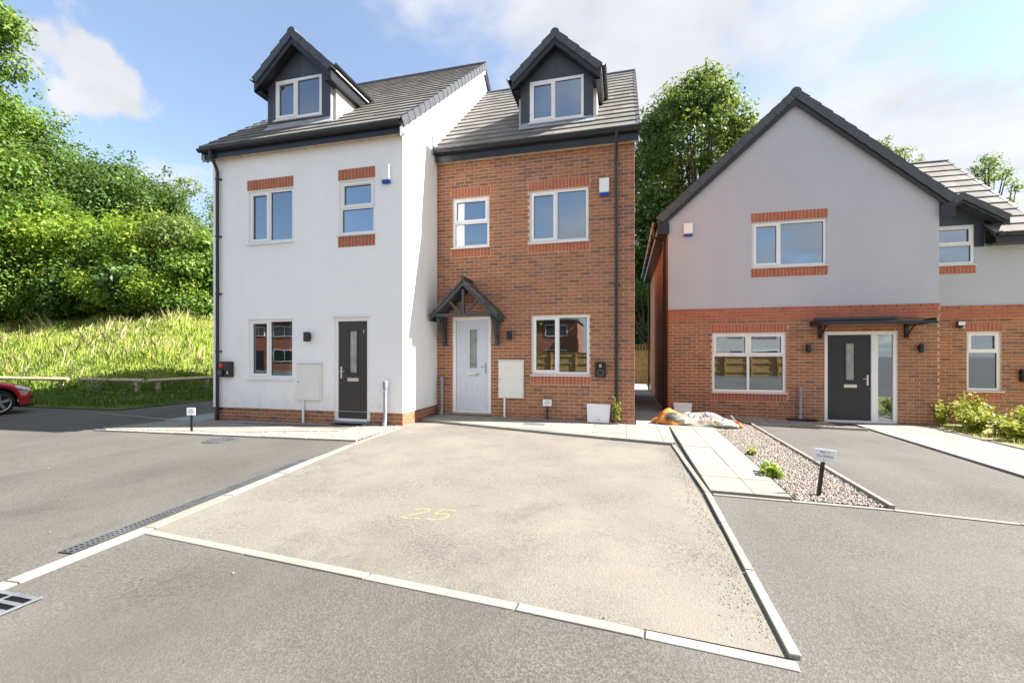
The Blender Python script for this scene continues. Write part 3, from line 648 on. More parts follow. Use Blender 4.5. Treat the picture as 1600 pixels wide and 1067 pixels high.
def dormer(house, xc, yd, z0, zt, hw, wx0, wx1, wz0, wz1, roofz, rh, tanp):
    """gabled dormer: front plane at yd, window in an anthracite panel, cheeks, own little roof. roofz(Y) = main roof height"""
    ze = zt                                         # eave height of the dormer
    zr = ze + rh                                    # ridge (top of tiles)
    ph = hw - .185                                   # half width of the panel
    slope = rh / hw
    part = MB()
    pa, pb = xc - ph, xc + ph
    ztop = lambda x: zr - .10 - slope * abs(x - xc)
    # face panel round the window, with gable
    m = MB(); zb = roofz(yd) + .02
    m.quad((pa, yd, zb), (wx0, yd, zb), (wx0, yd, ztop(pa)), (pa, yd, ztop(pa)))
    m.quad((wx1, yd, zb), (pb, yd, zb), (pb, yd, ztop(pb)), (wx1, yd, ztop(pb)))
    m.quad((wx0, yd, zb), (wx1, yd, zb), (wx1, yd, wz0), (wx0, yd, wz0))
    m.quad((wx0, yd, wz1), (wx1, yd, wz1), (wx1, yd, ztop(pb)), (wx0, yd, ztop(pa)))
    m.quad((pa, yd, ztop(pa)), (pb, yd, ztop(pb)), (xc, yd, ztop(xc)))
    for a, b in ((wx0, wx0), (wx1, wx1)): m.quad((a, yd, wz0), (a, yd + .1, wz0), (a, yd + .1, wz1), (a, yd, wz1))
    m.quad((wx0, yd, wz0), (wx1, yd, wz0), (wx1, yd + .1, wz0), (wx0, yd + .1, wz0)); m.quad((wx0, yd, wz1), (wx0, yd + .1, wz1), (wx1, yd + .1, wz1), (wx1, yd, wz1))
    d = m.build('dormer', 'anthracite', house, fix=False)
    MB().box(xc - .012, xc + .012, yd - .008, yd - .001, wz1 + .02, ztop(xc) - .02).build('joint_strip', 'anthracite', d)
    for a in (pa - .012, pb - .05): MB().box(a, a + .062, yd - .006, yd - .0005, zb, ztop(pa)).build('corner_trim', 'anthracite', d)
    # cheeks
    yb = yd + (ztop(pa) - roofz(yd)) / tanp + .1
    for x, s in ((pa, -1), (pb, 1)):
        MB().prism([(yd + .002, roofz(yd) - .05), (yd + .002, ztop(pa)), (yb, ztop(pa)), (yb, roofz(yb) - .06)], 0, x - .02 if s > 0 else x, x if s > 0 else x + .02).build('cheek', 'cheek_panel', d)
        ym = yd + (yb - yd) * .45
        MB().box(x + s * .001, x + s * .006, ym - .012, ym + .012, roofz(ym) + .03, ztop(pa)).build('joint_strip', 'cheek_panel', d)
    # lead apron and soakers
    MB().hexa([(pa - .04, yd - .13, roofz(yd - .13) + .05), (pb + .04, yd - .13, roofz(yd - .13) + .05), (pb + .04, yd - .004, roofz(yd) + .06), (pa - .04, yd - .004, roofz(yd) + .06)],
              [(pa - .04, yd - .13, roofz(yd - .13) + .058), (pb + .04, yd - .13, roofz(yd - .13) + .058), (pb + .04, yd - .004, roofz(yd) + .075), (pa - .04, yd - .004, roofz(yd) + .075)]).box(pa, pb, yd - .012, yd - .002, roofz(yd) + .03, roofz(yd) + .12).build('lead_apron', 'lead', d)
    window(house, wx0, wx1, wz0, wz1, yd, 'LR', 'dormer_window', recess=.0, wroom=True)
    # roof
    yf = yd - .22; yr = yd + (zr - roofz(yd)) / tanp
    rf = MB()
    for s in (-1, 1):
        e = (xc + s * hw, ze)
        rf.hexa([(e[0], yf, ze - .05), (xc, yf, zr - .05), (xc, yr, zr - .05), (e[0], yr, ze - .05)], [(e[0], yf, ze - .02), (xc, yf, zr - .02), (xc, yr, zr - .02), (e[0], yr, ze - .02)])
    rfo = rf.build('dormer_roof', 'anthracite', house)
    for s in (-1, 1):
        U = (0, -s, 0); O = (xc + s * hw, yr if s > 0 else yf, ze - .02); V = Vector((-s * hw, 0, rh))
        slope_tiles(rfo, O, U, V, yr - yf, V.length, .30, .33, skip=lambda P: P.z < roofz(P.y) - .1, limit=0)
        verge_caps(rfo, (xc + s * (hw + .01), yf, ze + .01), (xc + s * .03, yf, zr + .005), (0, -1, 0), 4, .1, .13)
        # bargeboard, soffit and the board behind the caps
        a, b = Vector((xc + s * (hw - .01), 0, ze - .10)), Vector((xc, 0, zr - .115)); dn = (b - a).normalized(); nrm = Vector((-dn.z * s, 0, abs(dn.x))) * 1
        dn2 = Vector((0, 0, -.17))
        MB().hexa([(a.x, yf + .0, a.z), (b.x, yf, b.z), (b.x, yf + .03, b.z), (a.x, yf + .03, a.z)], [(a.x, yf, a.z + dn2.z), (b.x, yf, b.z + dn2.z), (b.x, yf + .03, b.z + dn2.z), (a.x, yf + .03, a.z + dn2.z)]).build('bargeboard', 'black_pvc', rfo)
        MB().hexa([(a.x, yf + .031, a.z + dn2.z + .02), (b.x, yf + .031, b.z + dn2.z + .02), (b.x, yd, b.z + dn2.z + .02), (a.x, yd, a.z + dn2.z + .02)], [(a.x, yf + .031, a.z + dn2.z + .03), (b.x, yf + .031, b.z + dn2.z + .03), (b.x, yd, b.z + dn2.z + .03), (a.x, yd, a.z + dn2.z + .03)]).build('soffit', 'black_pvc', rfo)
        # eaves box along the cheek, gutter on it
        xe = xc + s * hw; ye = yd + (ze - roofz(yd)) / tanp
        MB().box(min(xe - s * .01, xc + s * ph), max(xe - s * .01, xc + s * ph), yf + .032, ye, ze - .28, ze - .265).box(xe - s * .03, xe - s * .008, yf + .032, ye + .1, ze - .265, ze - .055).build('eaves_box', 'black_pvc', rfo)
        gutter(rfo, (xe + s * .055, yf + .0, ze + .03), (xe + s * .055, ye + .05, ze + .03), .055, brackets=False)
    MB().tube([(xc, yf - .02, zr - .03), (xc, yr, zr - .03)], .10, 14).build('ridge_tile', 'cap', rfo, True)
    return d

def slab_roof(house, x0, x1, ye, ze, yr, zr, yback, zback, th=.10):
    m = MB()
    m.prism([(ye, ze), (yr, zr), (yback, zback), (yback, zback - th), (yr, zr - th), (ye, ze - th)], 0, x0, x1)
    return m.build('roof', 'anthracite', house)

# ---- white rendered house
wh = tag(empty('white_house', ((XWL + XWR) / 2, YW, g(-6))), 'white rendered house with a dark brown front door and dormer', 'house')
WO = [(-7.84, -6.70, 3.70, 4.82), (-5.60, -4.79, 3.74, 4.82), (-7.84, -6.70, .83, 2.08), (-5.72, -4.91, .0, 2.07)]
zw = lambda y: 5.66 + SLW * (y - 7.47)            # underside of tiles, white roof
YRW = 12.9; ZRW = zw(YRW); YKW = 2 * YRW - YW
m = wall_sheet(XWL, XWR, .18, 5.68, YW, [h if h[2] > .18 else (h[0], h[1], .18, h[3]) for h in WO])
m.quad((XWR, YW, .18), (XWR, YKW, .18), (XWR, YKW, zw(YW) - .13), (XWR, YRW, ZRW - .13), (XWR, YW, zw(YW) - .13))
m.quad((XWL, YW, .18), (XWL, YW, zw(YW) - .13), (XWL, YRW, ZRW - .13), (XWL, YKW, zw(YW) - .13), (XWL, YKW, .18))
m.quad((XWL, YKW, .18), (XWL, YKW, zw(YW) - .13), (XWR, YKW, zw(YW) - .13), (XWR, YKW, .18))
m.build('wall', 'render_white', wh, fix=False)
# brick plinth, set back a little below the render
pz0 = -.32
pl = MB().box(XWL + .02, -5.72, YW + .019, YW + .3, pz0, .175).box(-4.91, XWR - .025, YW + .019, YW + .3, pz0, .175).box(XWR - .3, XWR - .026, YW + .301, YKW, pz0, .176).build('plinth', 'mortar', wh)
it = course_bricks(XWL + .012, XWR - .012, pz0 + .02, .181, YW + .012, [(-5.72, -4.91, -1, .2)], zref=.18 - .075 * 8)
for M_, me in course_bricks(0, YKW - YW - .1, pz0 + .02, .181, 0, [], zref=.18 - .075 * 8):
    if M_.translation.x < 3.2:
        it.append((Matrix.Translation((XWR - .012, YW + .012 + M_.translation.x, M_.translation.z)) @ Matrix.Rotation(R(90), 4, 'Z'), me))
pieces('brick', it, None, pl, 300, 'brickwork')
MB().box(XWR - .004, XWR + .004, YW - .004, YW + .004, .17, 5.5).build('render_bead', 'upvc', wh)
for i, (h, lay) in enumerate(zip(WO[:3], ('LR', 'TB', 'LR'))): window(wh, *h, YW, lay, split=.46 if lay == 'LR' else .5)
soldiers(wh, -7.86, -6.69, 4.835, 5.055, YW - .012); soldiers(wh, -5.62, -4.78, 4.835, 5.055, YW - .012); soldiers(wh, -5.62, -4.78, 3.49, 3.70, YW - .012, 'sill_course')
dl = door(wh, -5.72, -4.91, .0, 2.07, YW, 'door_brown', 'R')
obj('door_number', text_mesh('1', .10, 'chrome'), dl, Matrix.Translation((-5.075, YW + .058, 1.78)) @ Matrix.Rotation(R(90), 4, 'X'))
MB().prism([(YW, 2.10), (YW - .045, 2.085), (YW - .045, 2.10), (YW, 2.125)], 0, -5.76, -4.87).build('door_drip', 'sill_white', wh)
rw = slab_roof(wh, XWL - .10, XWR + .07, 7.60, zw(7.60), YRW, ZRW, YKW + .2, zw(7.6))
Vw = Vector((0, CP, SP)); Vww = Vector((0, 1, SLW)).normalized(); Lw = (YRW - 7.57) / Vww.y
dwx, dwy = -6.90, 8.2
sk = lambda P: abs(P.x - dwx) < .85 and 8.32 < P.y < 9.2 + (.85 - abs(P.x - dwx)) * .6
slope_tiles(rw, (XWL - .10, 7.57, zw(7.57)), (1, 0, 0), Vww, XWR + .07 - XWL + .10, Lw, .33, .33, skip=sk)
verge_caps(rw, (XWR + .075, 7.58, zw(7.58) + .04), (XWR + .075, YRW, ZRW + .04), (1, 0, 0), 22, .045, .15)
verge_caps(rw, (XWL - .105, 7.58, zw(7.58) + .04), (XWL - .105, YRW, ZRW + .04), (-1, 0, 0), 22, .12, .15)
MB().tube([(XWL - .1, YRW, ZRW), (XWR + .09, YRW, ZRW)], .085, 12).build('ridge_tile', 'cap', rw, True)
for a, b in ((7.60, YRW), (YRW, YKW + .2)):       # bargeboards up both rakes
    za, zb = (zw(7.60), ZRW) if a < YRW - 1 else (ZRW, zw(7.6))
    for x in (XWR + .035, XWL - .06):
        MB().hexa([(x, a, za - .12), (x + .025, a, za - .12), (x + .025, b, zb - .12), (x, b, zb - .12)], [(x, a, za - .30), (x + .025, a, za - .30), (x + .025, b, zb - .30), (x, b, zb - .30)]).build('bargeboard', 'black_pvc' if a > 10 else 'lead', rw)
MB().box(XWL - .12, XWR + .06, 7.635, 7.655, 5.55, 5.73).build('fascia', 'black_pvc', wh)
MB().box(XWL - .12, XWR + .06, 7.6555, YW - .001, 5.575, 5.59).build('soffit', 'timber', wh)
for x in (XWL - .135, XWR + .0605): MB().prism([(7.636, 5.555), (YW + .0, 5.555), (YW + .0, 5.72), (7.636, 5.72)], 0, x, x + .015).build('eaves_end', 'black_pvc' if x < -8 else 'lead', wh)
gutter(wh, (XWL - .14, 7.573, 5.735), (XWR + .06, 7.573, 5.735))
downpipe(wh, -8.60, YW, g(-8.6) + .02, 5.30, 5.69, 7.573)
dormer(wh, dwx, dwy, 0, 7.35, .98, -7.50, -6.32, 6.50, 7.37, lambda y: zw(y) + .03, .90, SLW)

# ---- red brick house
bh = tag(empty('brick_house', (-2, YB, g(-2))), 'narrow red brick house with a pale blue door, joined to the white house', 'house')
ZB = -.22                                          # course datum
sn = lambda z: ZB + round((z - ZB) / .075) * .075 - .005
BO = [(-3.80, -2.93, sn(3.73), sn(4.87)), (-2.01, -.74, sn(3.76), sn(4.87)), (-1.96, -.72, sn(.87), sn(2.15)), (-3.80, -2.89, .03, sn(2.16))]
zbk = lambda y: 5.80 + .892 * (y - 9.09)
YRB = 13.2; ZRB = zbk(YRB); YKB = 2 * YRB - YB
m = wall_sheet(XWR, XBR, -.35, 5.80, YB + .007, BO, .11)
m.quad((XBR - .012, YB + .014, -.35), (XBR - .012, YKB, -.35), (XBR - .012, YKB, 5.6), (XBR - .012, YRB, ZRB - .13), (XBR - .012, YB + .014, 5.75))
wallb = m.build('wall', 'mortar', bh, fix=False)
lint = [(-3.83, -2.90, BO[0][3], BO[0][3] + .225), (-3.83, -2.90, BO[0][2] - .225, BO[0][2]), (-2.04, -.71, BO[1][3], BO[1][3] + .225), (-2.04, -.71, BO[1][2] - .225, BO[1][2]), (-1.99, -.69, BO[2][2] - .225, BO[2][2])]
for i, l in enumerate(lint): soldiers(bh, l[0], l[1], l[2] + .006, l[3] - .002, YB - .001, 'lintel' if i in (0, 2) else 'sill_course')
it = course_bricks(XWR, XBR, ZB - .075, 5.76, YB, BO + lint, zref=ZB)
pieces('brick', it, None, wallb, 300, 'brickwork')
# return of the bricks round the right corner
m2 = MB().quad((XBR, YB + .03, -.35), (XBR, YKB, -.35), (XBR, YKB, 5.6), (XBR, YRB, ZRB - .13), (XBR, YB + .03, 5.75)).build('gable_wall', 'brick_far', bh, fix=False)
for h, lay in zip(BO[:3], ('TB', 'LR', 'LR')): window(bh, *h, YB, lay, recess=.045, split=.46 if lay == 'LR' else .5)
door(bh, -3.80, -2.89, .03, BO[3][3], YB, 'door_blue', 'L')
rb = slab_roof(bh, XWR + .002, XBR + .07, 9.22, zbk(9.22), YRB, ZRB, YKB + .2, zbk(9.22))
dbx, dby = -1.47, 9.75
sk = lambda P: abs(P.x - dbx) < .85 and dby + .12 < P.y < dby + 1.0 + (.85 - abs(P.x - dbx)) * .6
slope_tiles(rb, (XWR + .02, 9.19, zbk(9.19)), (1, 0, 0), Vw, XBR + .07 - XWR - .02, (YRB - 9.19) / CP, .33, .33, skip=sk)
verge_caps(rb, (XBR + .075, 9.2, zbk(9.2) + .04), (XBR + .075, YRB, ZRB + .04), (1, 0, 0), 17, .045, .15)
MB().tube([(XWR, YRB, ZRB), (XBR + .09, YRB, ZRB)], .085, 12).build('ridge_tile', 'cap', rb, True)
MB().hexa([(XWR + .003, 9.1, zbk(9.1) + .03), (XWR + .012, 9.1, zbk(9.1) + .03), (XWR + .012, YRB, ZRB + .03), (XWR + .003, YRB, ZRB + .03)], [(XWR + .003, 9.1, zbk(9.1) + .22), (XWR + .012, 9.1, zbk(9.1) + .22), (XWR + .012, YRB, ZRB + .2), (XWR + .003, YRB, ZRB + .2)]).build('flashing', 'lead', rb)
MB().prism([(9.10, 5.80), (9.40, 5.85), (9.36, 6.16), (9.14, 6.28)], 0, XWR + .004, XWR + .03).build('flashing_end', 'lead', rb)
MB().box(XWR + .06, XBR + .06, 9.255, 9.275, 5.655, 5.875).build('fascia', 'black_pvc', bh)
MB().box(XWR + .06, XBR + .06, 9.2755, YB - .002, 5.68, 5.695).build('soffit', 'timber', bh)
MB().prism([(9.256, 5.66), (YB + .1, 5.66), (YB + .1, 5.90), (9.256, 5.87)], 0, XBR + .061, XBR + .075).build('eaves_end', 'black_pvc', bh)
gutter(bh, (XWR + .02, 9.193, 5.88), (XBR + .10, 9.193, 5.88))
downpipe(bh, -.16, YB, g(-.16) + .05, 5.42, 5.84, 9.193)
dormer(bh, dbx, dby, 0, 7.46, .985, -2.07, -.87, 6.53, 7.46, lambda y: zbk(y) + .03, .89, .892)
# porch over the blue door
px, pz, pw, prise, py = -3.345, 2.12, .74, .70, YB - .56
MB().bar((px - pw + .10, py + .04, pz + .06), (px + pw - .10, py + .04, pz + .06), .06, .06).build('porch', 'porch_wood', bh)
po = bh.children[-1]
MB().bar((px, py + .04, pz + .09), (px, py + .04, pz + prise - .10), .05, .06, (0, 1, 0)).build('king_post', 'porch_wood', po)
for s in (-1, 1):
    MB().bar((px + s * .06, py + .04, pz + .10), (px + s * .30, py + .04, pz + .34), .045, .05, (0, 1, 0)).build('strut', 'porch_wood', po)
    a, b = Vector((px + s * (pw + .02), 0, pz - .06)), Vector((px, 0, pz + prise - .02))
    for yy in (py, YB - .05):
        MB().hexa([(a.x, yy, a.z), (b.x, yy, b.z), (b.x, yy + .045, b.z), (a.x, yy + .045, a.z)], [(a.x, yy, a.z + .14), (b.x, yy, b.z + .14), (b.x, yy + .045, b.z + .14), (a.x, yy + .045, a.z + .14)]).build('rafter', 'porch_wood', po)
    MB().box(px + s * (pw + .02) - .02, px + s * (pw + .02) + .02, py + .046, YB - .051, pz - .06, pz + .06).build('eaves_board', 'porch_wood', po)
    MB().bar((px + s * .62, YB - .045, pz - .58), (px + s * .62, YB - .045, pz + .06), .075, .075, (0, 1, 0)).build('bracket_post', 'porch_wood', po)
    MB().bar((px + s * .62, py + .09, pz + .01), (px + s * .62, YB - .085, pz + .01), .07, .07).build('bracket_arm', 'porch_wood', po)
    MB().bar((px + s * .62, py + .12, pz - .02), (px + s * .62, YB - .08, pz - .45), .055, .055).build('bracket_brace', 'porch_wood', po)
    V = Vector((-s * (pw + .06), 0, prise + .05)); O = Vector((px + s * (pw + .06), YB - .004 if s > 0 else py - .03, pz + .06))
    MB().hexa([(a.x, py + .001, a.z + .141), (b.x, py + .001, b.z + .141), (b.x, YB, b.z + .141), (a.x, YB, a.z + .141)], [(a.x, py + .001, a.z + .155), (b.x, py + .001, b.z + .155), (b.x, YB, b.z + .155), (a.x, YB, a.z + .155)]).build('deck', 'porch_wood', po)
    slope_tiles(po, O + Vector((0, 0, .03)), (0, -s, 0), V, YB - .004 - py + .03, V.length, .17, .165, mat='porch_slate', lap=.05, name='slate')
MB().tube([(px, py - .04, pz + prise + .145), (px, YB - .004, pz + prise + .145)], .045, 8).build('ridge_cap', 'porch_wood', po)

# ---- grey house: front block with gable, and the recessed wing on its right
gh = tag(empty('grey_house', (4, YG, g(4))), 'grey rendered house over red brick with a front gable and a dark panelled door', 'house')
XG0, XG1, XGE, XC, ZGE, ZGA = 1.06, 6.70, 8.80, 3.87, 4.70, 7.44
ZG = -.315; sg_ = lambda z: ZG + round((z - ZG) / .075) * .075 - .005
zband0, zband1 = sg_(2.13), sg_(2.36)
GO = [(2.09, 3.70, sg_(.47), sg_(1.85)), (4.50, 5.93, -.215, sg_(1.85))]
GU = [(2.97, 4.54, 3.42, 4.49)]
slg = (ZGA - ZGE) / (XC - .80)
m = wall_sheet(XG0, XG1, -.45, zband1, YG + .007, GO, .11)
m.quad((XG1 - .012, YG + .014, -.45), (XG1 - .012, YG2 + .1, -.45), (XG1 - .012, YG2 + .1, zband1), (XG1 - .012, YG + .014, zband1))
wg = m.build('wall', 'mortar', gh, fix=False)
m = wall_sheet(XG0, XG1, zband1, 4.60, YG, GU)
zt = lambda x: ZGA - .10 - slg * abs(x - XC)
m.quad((XG0, YG, 4.60), (XG1, YG, 4.60), (XG1, YG, zt(XG1)), (XC, YG, zt(XC)), (XG0, YG, zt(XG0)))
m.quad((XG1, YG, zband1), (XG1, YG2 + 2, zband1), (XG1, YG2 + 2, zt(XG1)), (XG1, YG, zt(XG1)))
m.build('render', 'render_grey', gh, fix=False)
MB().quad((XG0, YG + .02, -.45), (XG0, YG + .02, zt(XG0)), (XG0, 19.6, zt(XG0)), (XG0, 19.6, -.45)).build('side_wall', 'brick_far', gh, fix=False)
lint = [(2.06, 3.73, GO[0][3], GO[0][3] + .225), (2.06, 3.73, GO[0][2] - .225, GO[0][2])]
soldiers(gh, *lint[0][:2], lint[0][2] + .006, lint[0][3] - .002, YG - .001); soldiers(gh, *lint[1][:2], lint[1][2] + .006, lint[1][3] - .002, YG - .001, 'sill_course')
soldiers(gh, 2.95, 4.56, 4.505, 4.715, YG - .012); soldiers(gh, 2.95, 4.56, 3.18, 3.38, YG - .012, 'sill_course')
it = course_bricks(XG0, XG1, ZG - .075, zband0 + .01, YG, GO + lint, zref=ZG)
pieces('brick', it, None, wg, 300, 'brickwork')
def band(x0, x1, Y):
    p = MB().box(x0 + .002, x1 - .002, Y - .02, Y + .02, zband0 + .002, zband1 + .012).build('brick_band', 'mortar_pale', gh)
    items = course_bricks(x0, x1, zband0, zband1 + .09, Y - .032, [], 'brick_red', zref=zband0 + .008)
    for M_, me in items: obj('brick', me, p, M_)
band(XG0, XG1, YG)
window(gh, *GO[0], YG, 'FOUR', recess=.045, split=.62); window(gh, *GU[0], YG, 'LR', split=.38)
door(gh, *GO[1], YG, 'door_navy', 'L', side=.42)
# flat canopy
cv = MB().prism([(YG - .001, 2.12), (YG - .62, 2.03), (YG - .62, 2.01), (YG - .001, 2.10)], 0, 4.22, 6.28).build('canopy', 'black_pvc', gh)
MB().box(4.20, 6.30, YG - .64, YG - .621, 1.98, 2.05).box(4.20, 4.219, YG - .62, YG - .002, 1.985, 2.10).box(6.281, 6.30, YG - .62, YG - .002, 1.985, 2.10).build('canopy_edge', 'black_pvc', cv)
MB().box(4.3, 5.9, YG - .05, YG - .002, 2.125, 2.18).build('canopy_upstand', 'anthracite', cv)
for x in (4.40, 6.08):
    MB().box(x - .035, x + .035, YG - .05, YG - .001, 1.70, 2.0).build('bracket', 'black_pvc', cv)
    k = MB().tube([(x, YG - .05, 1.72), (x, YG - .12, 1.80), (x, YG - .22, 1.90), (x, YG - .34, 1.975)], .015, 8).bar((x, YG - .06, 1.985), (x, YG - .40, 1.975), .04, .025); k.build('bracket_arm', 'black_pvc', cv)
# gable roof
m = MB()
for s in (-1, 1):
    xe = XC + s * (XC - .80)
    m.hexa([(xe, YG - .1, ZGE - .1), (XC, YG - .1, ZGA - .1), (XC, 19.8, ZGA - .1), (xe, 19.8, ZGE - .1)], [(xe, YG - .1, ZGE), (XC, YG - .1, ZGA), (XC, 19.8, ZGA), (xe, 19.8, ZGE)])
rg = m.build('roof', 'anthracite', gh)
for s in (-1, 1):
    xe = XC + s * (XC - .80); V = Vector((XC - xe, 0, ZGA - ZGE))
    slope_tiles(rg, (xe, 19.8 if s > 0 else YG - .1, ZGE), (0, -s, 0), V, 19.9 - YG, V.length, .33, .33, limit=0)
    verge_caps(rg, (xe - s * .0, YG - .105, ZGE + .05), (XC + s * .04, YG - .105, ZGA + .05), (0, -1, 0), 13, .12, .17)
    MB().hexa([(xe, YG - .10, ZGE - .10), (XC, YG - .10, ZGA - .10), (XC, YG - .075, ZGA - .10), (xe, YG - .075, ZGE - .10)], [(xe, YG - .10, ZGE - .28), (XC, YG - .10, ZGA - .28), (XC, YG - .075, ZGA - .28), (xe, YG - .075, ZGE - .28)]).build('bargeboard', 'black_pvc', rg)
    MB().hexa([(xe, YG - .0745, ZGE - .20), (XC, YG - .0745, ZGA - .20), (XC, YG - .002, ZGA - .20), (xe, YG - .002, ZGE - .20)], [(xe, YG - .0745, ZGE - .19), (XC, YG - .0745, ZGA - .19), (XC, YG - .002, ZGA - .19), (xe, YG - .002, ZGE - .19)]).build('soffit', 'black_pvc', rg)
    xi = XG0 if s < 0 else XG1
    MB().box(min(xe, xi + s * -.02), max(xe, xi + s * -.02), YG - .098, YG - .05, ZGE - .36, ZGE - .10).build('eaves_box', 'black_pvc', rg)
    if s < 0:
        MB().box(xe - .0, xe + .02, YG - .04, 19.6, ZGE - .30, ZGE - .08).build('fascia', 'black_pvc', rg); MB().box(xe + .021, XG0 - .001, YG - .04, 19.6, ZGE - .29, ZGE - .275).build('soffit', 'black_pvc', rg)
        gutter(rg, (xe - .06, YG - .12, ZGE - .05), (xe - .06, 19.7, ZGE - .05))
MB().tube([(XC, YG - .14, ZGA + .0), (XC, 19.8, ZGA + .0)], .115, 14).build('ridge_tile', 'cap', rg, True)
MB().tube([(.74, YG + .25, ZGE - .08), (.74, YG + .25, ZGE - .35), (.99, YG + .25, ZGE - .45), (.99, YG + .25, g(1) + .05)], .034, 12).build('downpipe', 'black_pvc', gh, True)
MB().tube([(.98, 19.3, ZGE - .1), (.98, 19.3, g(1) + .05)], .034, 12).build('downpipe', 'black_pvc', gh, True)
# wing
WG = [(7.66, 8.30, sg_(.49), sg_(1.83))]; WU = [(6.90, 7.79, 3.42, 4.32)]
m = wall_sheet(XG1, XGE, -.45, zband1, YG2 + .007, WG, .11); w2 = m.build('wing_wall', 'mortar', gh, fix=False)
zdt = lambda x: 4.86 - .62 * abs(x - 7.36)
m = wall_sheet(XG1, XGE, zband1, 3.86, YG2, [(WU[0][0], WU[0][1], WU[0][2], 3.86)])
m.quad((XGE, YG2, -.45), (XGE, 18, -.45), (XGE, 18, 3.9), (XGE, 15.2, 6.7), (XGE, YG2, 4.3)); m.build('wing_render', 'render_grey', gh, fix=False)
lint = [(7.63, 8.33, WG[0][3], WG[0][3] + .225), (7.63, 8.33, WG[0][2] - .225, WG[0][2])]
soldiers(gh, *lint[0][:2], lint[0][2] + .006, lint[0][3] - .002, YG2 - .001); soldiers(gh, *lint[1][:2], lint[1][2] + .006, lint[1][3] - .002, YG2 - .001, 'sill_course')
soldiers(gh, 6.88, 7.82, 3.20, 3.385, YG2 - .012, 'sill_course')
pieces('brick', course_bricks(XG1, XGE, ZG - .075, zband0 + .01, YG2, WG + lint, zref=ZG), None, w2, 300, 'brickwork')
band(XG1 + .002, XGE, YG2)
window(gh, *WG[0], YG2, 'TB', recess=.045, split=.66); window(gh, *WU[0], YG2, 'TB', recess=.01, split=.5)
# face panel and little gable over the wing's upper window
m = MB(); y = YG2 - .004
m.quad((6.71, y, 3.86), (6.90, y, 3.86), (6.90, y, zdt(6.9)), (6.71, y, zdt(6.71))); m.quad((7.79, y, 3.80), (7.98, y, 3.80), (7.98, y, zdt(7.98)), (7.79, y, zdt(7.79)))
m.quad((6.90, y, 4.32), (7.79, y, 4.32), (7.79, y, zdt(7.79)), (7.36, y, zdt(7.36)), (6.90, y, zdt(6.9))); m.quad((7.98, y, 3.8), (7.98, 13.6, 3.8), (7.98, 13.6, zdt(7.98)), (7.98, y, zdt(7.98)))
gp_ = m.build('gable_panel', 'anthracite', gh, fix=False)
zg2 = lambda y_: 4.02 + .905 * (y_ - 12.15); YR2 = 15.25; ZR2 = zg2(YR2)
r2 = MB().prism([(12.15, 4.02), (YR2, ZR2), (18.4, 4.02), (18.4, 3.92), (YR2, ZR2 - .1), (12.15, 3.92)], 0, 7.99, XGE + .08).prism([(13.0, zg2(13.0)), (YR2, ZR2), (18.4, 4.02), (18.4, 3.92), (YR2, ZR2 - .1), (13.0, zg2(13.0) - .1)], 0, XG1 - 2.2, 7.989).build('wing_roof', 'anthracite', gh)
V = Vector((0, YR2 - 12.12, ZR2 - zg2(12.12)))
slope_tiles(r2, (XG1 + .0, 12.12, zg2(12.12)), (1, 0, 0), V, XGE + .08 - XG1, V.length, .36, .30, skip=lambda P: P.x < 8.0 and P.y < 12.95)
slope_tiles(r2, (XG1 - 2.2, 12.12, zg2(12.12)), (1, 0, 0), V, 2.2, V.length, .36, .30, skip=lambda P: P.z < ZGA - slg * abs(P.x - XC) + .05, limit=60)
verge_caps(r2, (XGE + .085, 12.13, zg2(12.13) + .04), (XGE + .085, YR2, ZR2 + .04), (1, 0, 0), 12, .045, .15)
MB().tube([(XG1 - 2.2, YR2, ZR2), (XGE + .1, YR2, ZR2)], .08, 12).build('ridge_tile', 'cap', r2, True)
MB().box(8.0, XGE + .07, 12.155, 12.175, 3.80, 4.0).build('fascia', 'black_pvc', r2); MB().box(8.0, XGE + .07, 12.1755, YG2 - .005, 3.81, 3.825).build('soffit', 'black_pvc', r2)
gutter(r2, (7.98, 12.09, 4.0), (XGE + .12, 12.09, 4.0))
m = MB(); yf = 12.12
for s in (-1, 1):
    xe, ze = 7.36 + s * .86, 4.30
    m.hexa([(xe, yf, ze), (7.36, yf, ze + .56), (7.36, 13.35, ze + .56), (xe, 13.0, ze)], [(xe, yf, ze + .05), (7.36, yf, ze + .61), (7.36, 13.4, ze + .61), (xe, 13.05, ze + .05)])
gr_ = m.build('gablet_roof', 'anthracite', gh)
for s in (-1, 1):
    xe, ze = 7.36 + s * .86, 4.30
    if s > 0 or True:
        verge_caps(gr_, (xe, yf - .005, ze + .08), (7.36 + s * .02, yf - .005, ze + .64), (0, -1, 0), 4, .1, .12)
        MB().hexa([(xe, yf, ze), (7.36, yf, ze + .56), (7.36, yf + .03, ze + .56), (xe, yf + .03, ze)], [(xe, yf, ze - .12), (7.36, yf, ze + .44), (7.36, yf + .03, ze + .44), (xe, yf + .03, ze - .12)]).build('bargeboard', 'black_pvc', gr_)
        MB().hexa([(xe, yf + .031, ze - .05), (7.36, yf + .031, ze + .51), (7.36, YG2, ze + .51), (xe, YG2, ze - .05)], [(xe, yf + .031, ze - .04), (7.36, yf + .031, ze + .52), (7.36, YG2, ze + .52), (xe, YG2, ze - .04)]).build('soffit', 'anthracite', gr_)
MB().tube([(7.36, yf - .02, 4.90), (7.36, 13.4, 4.90)], .07, 12).build('ridge_tile', 'cap', gr_, True)
print('houses ok')
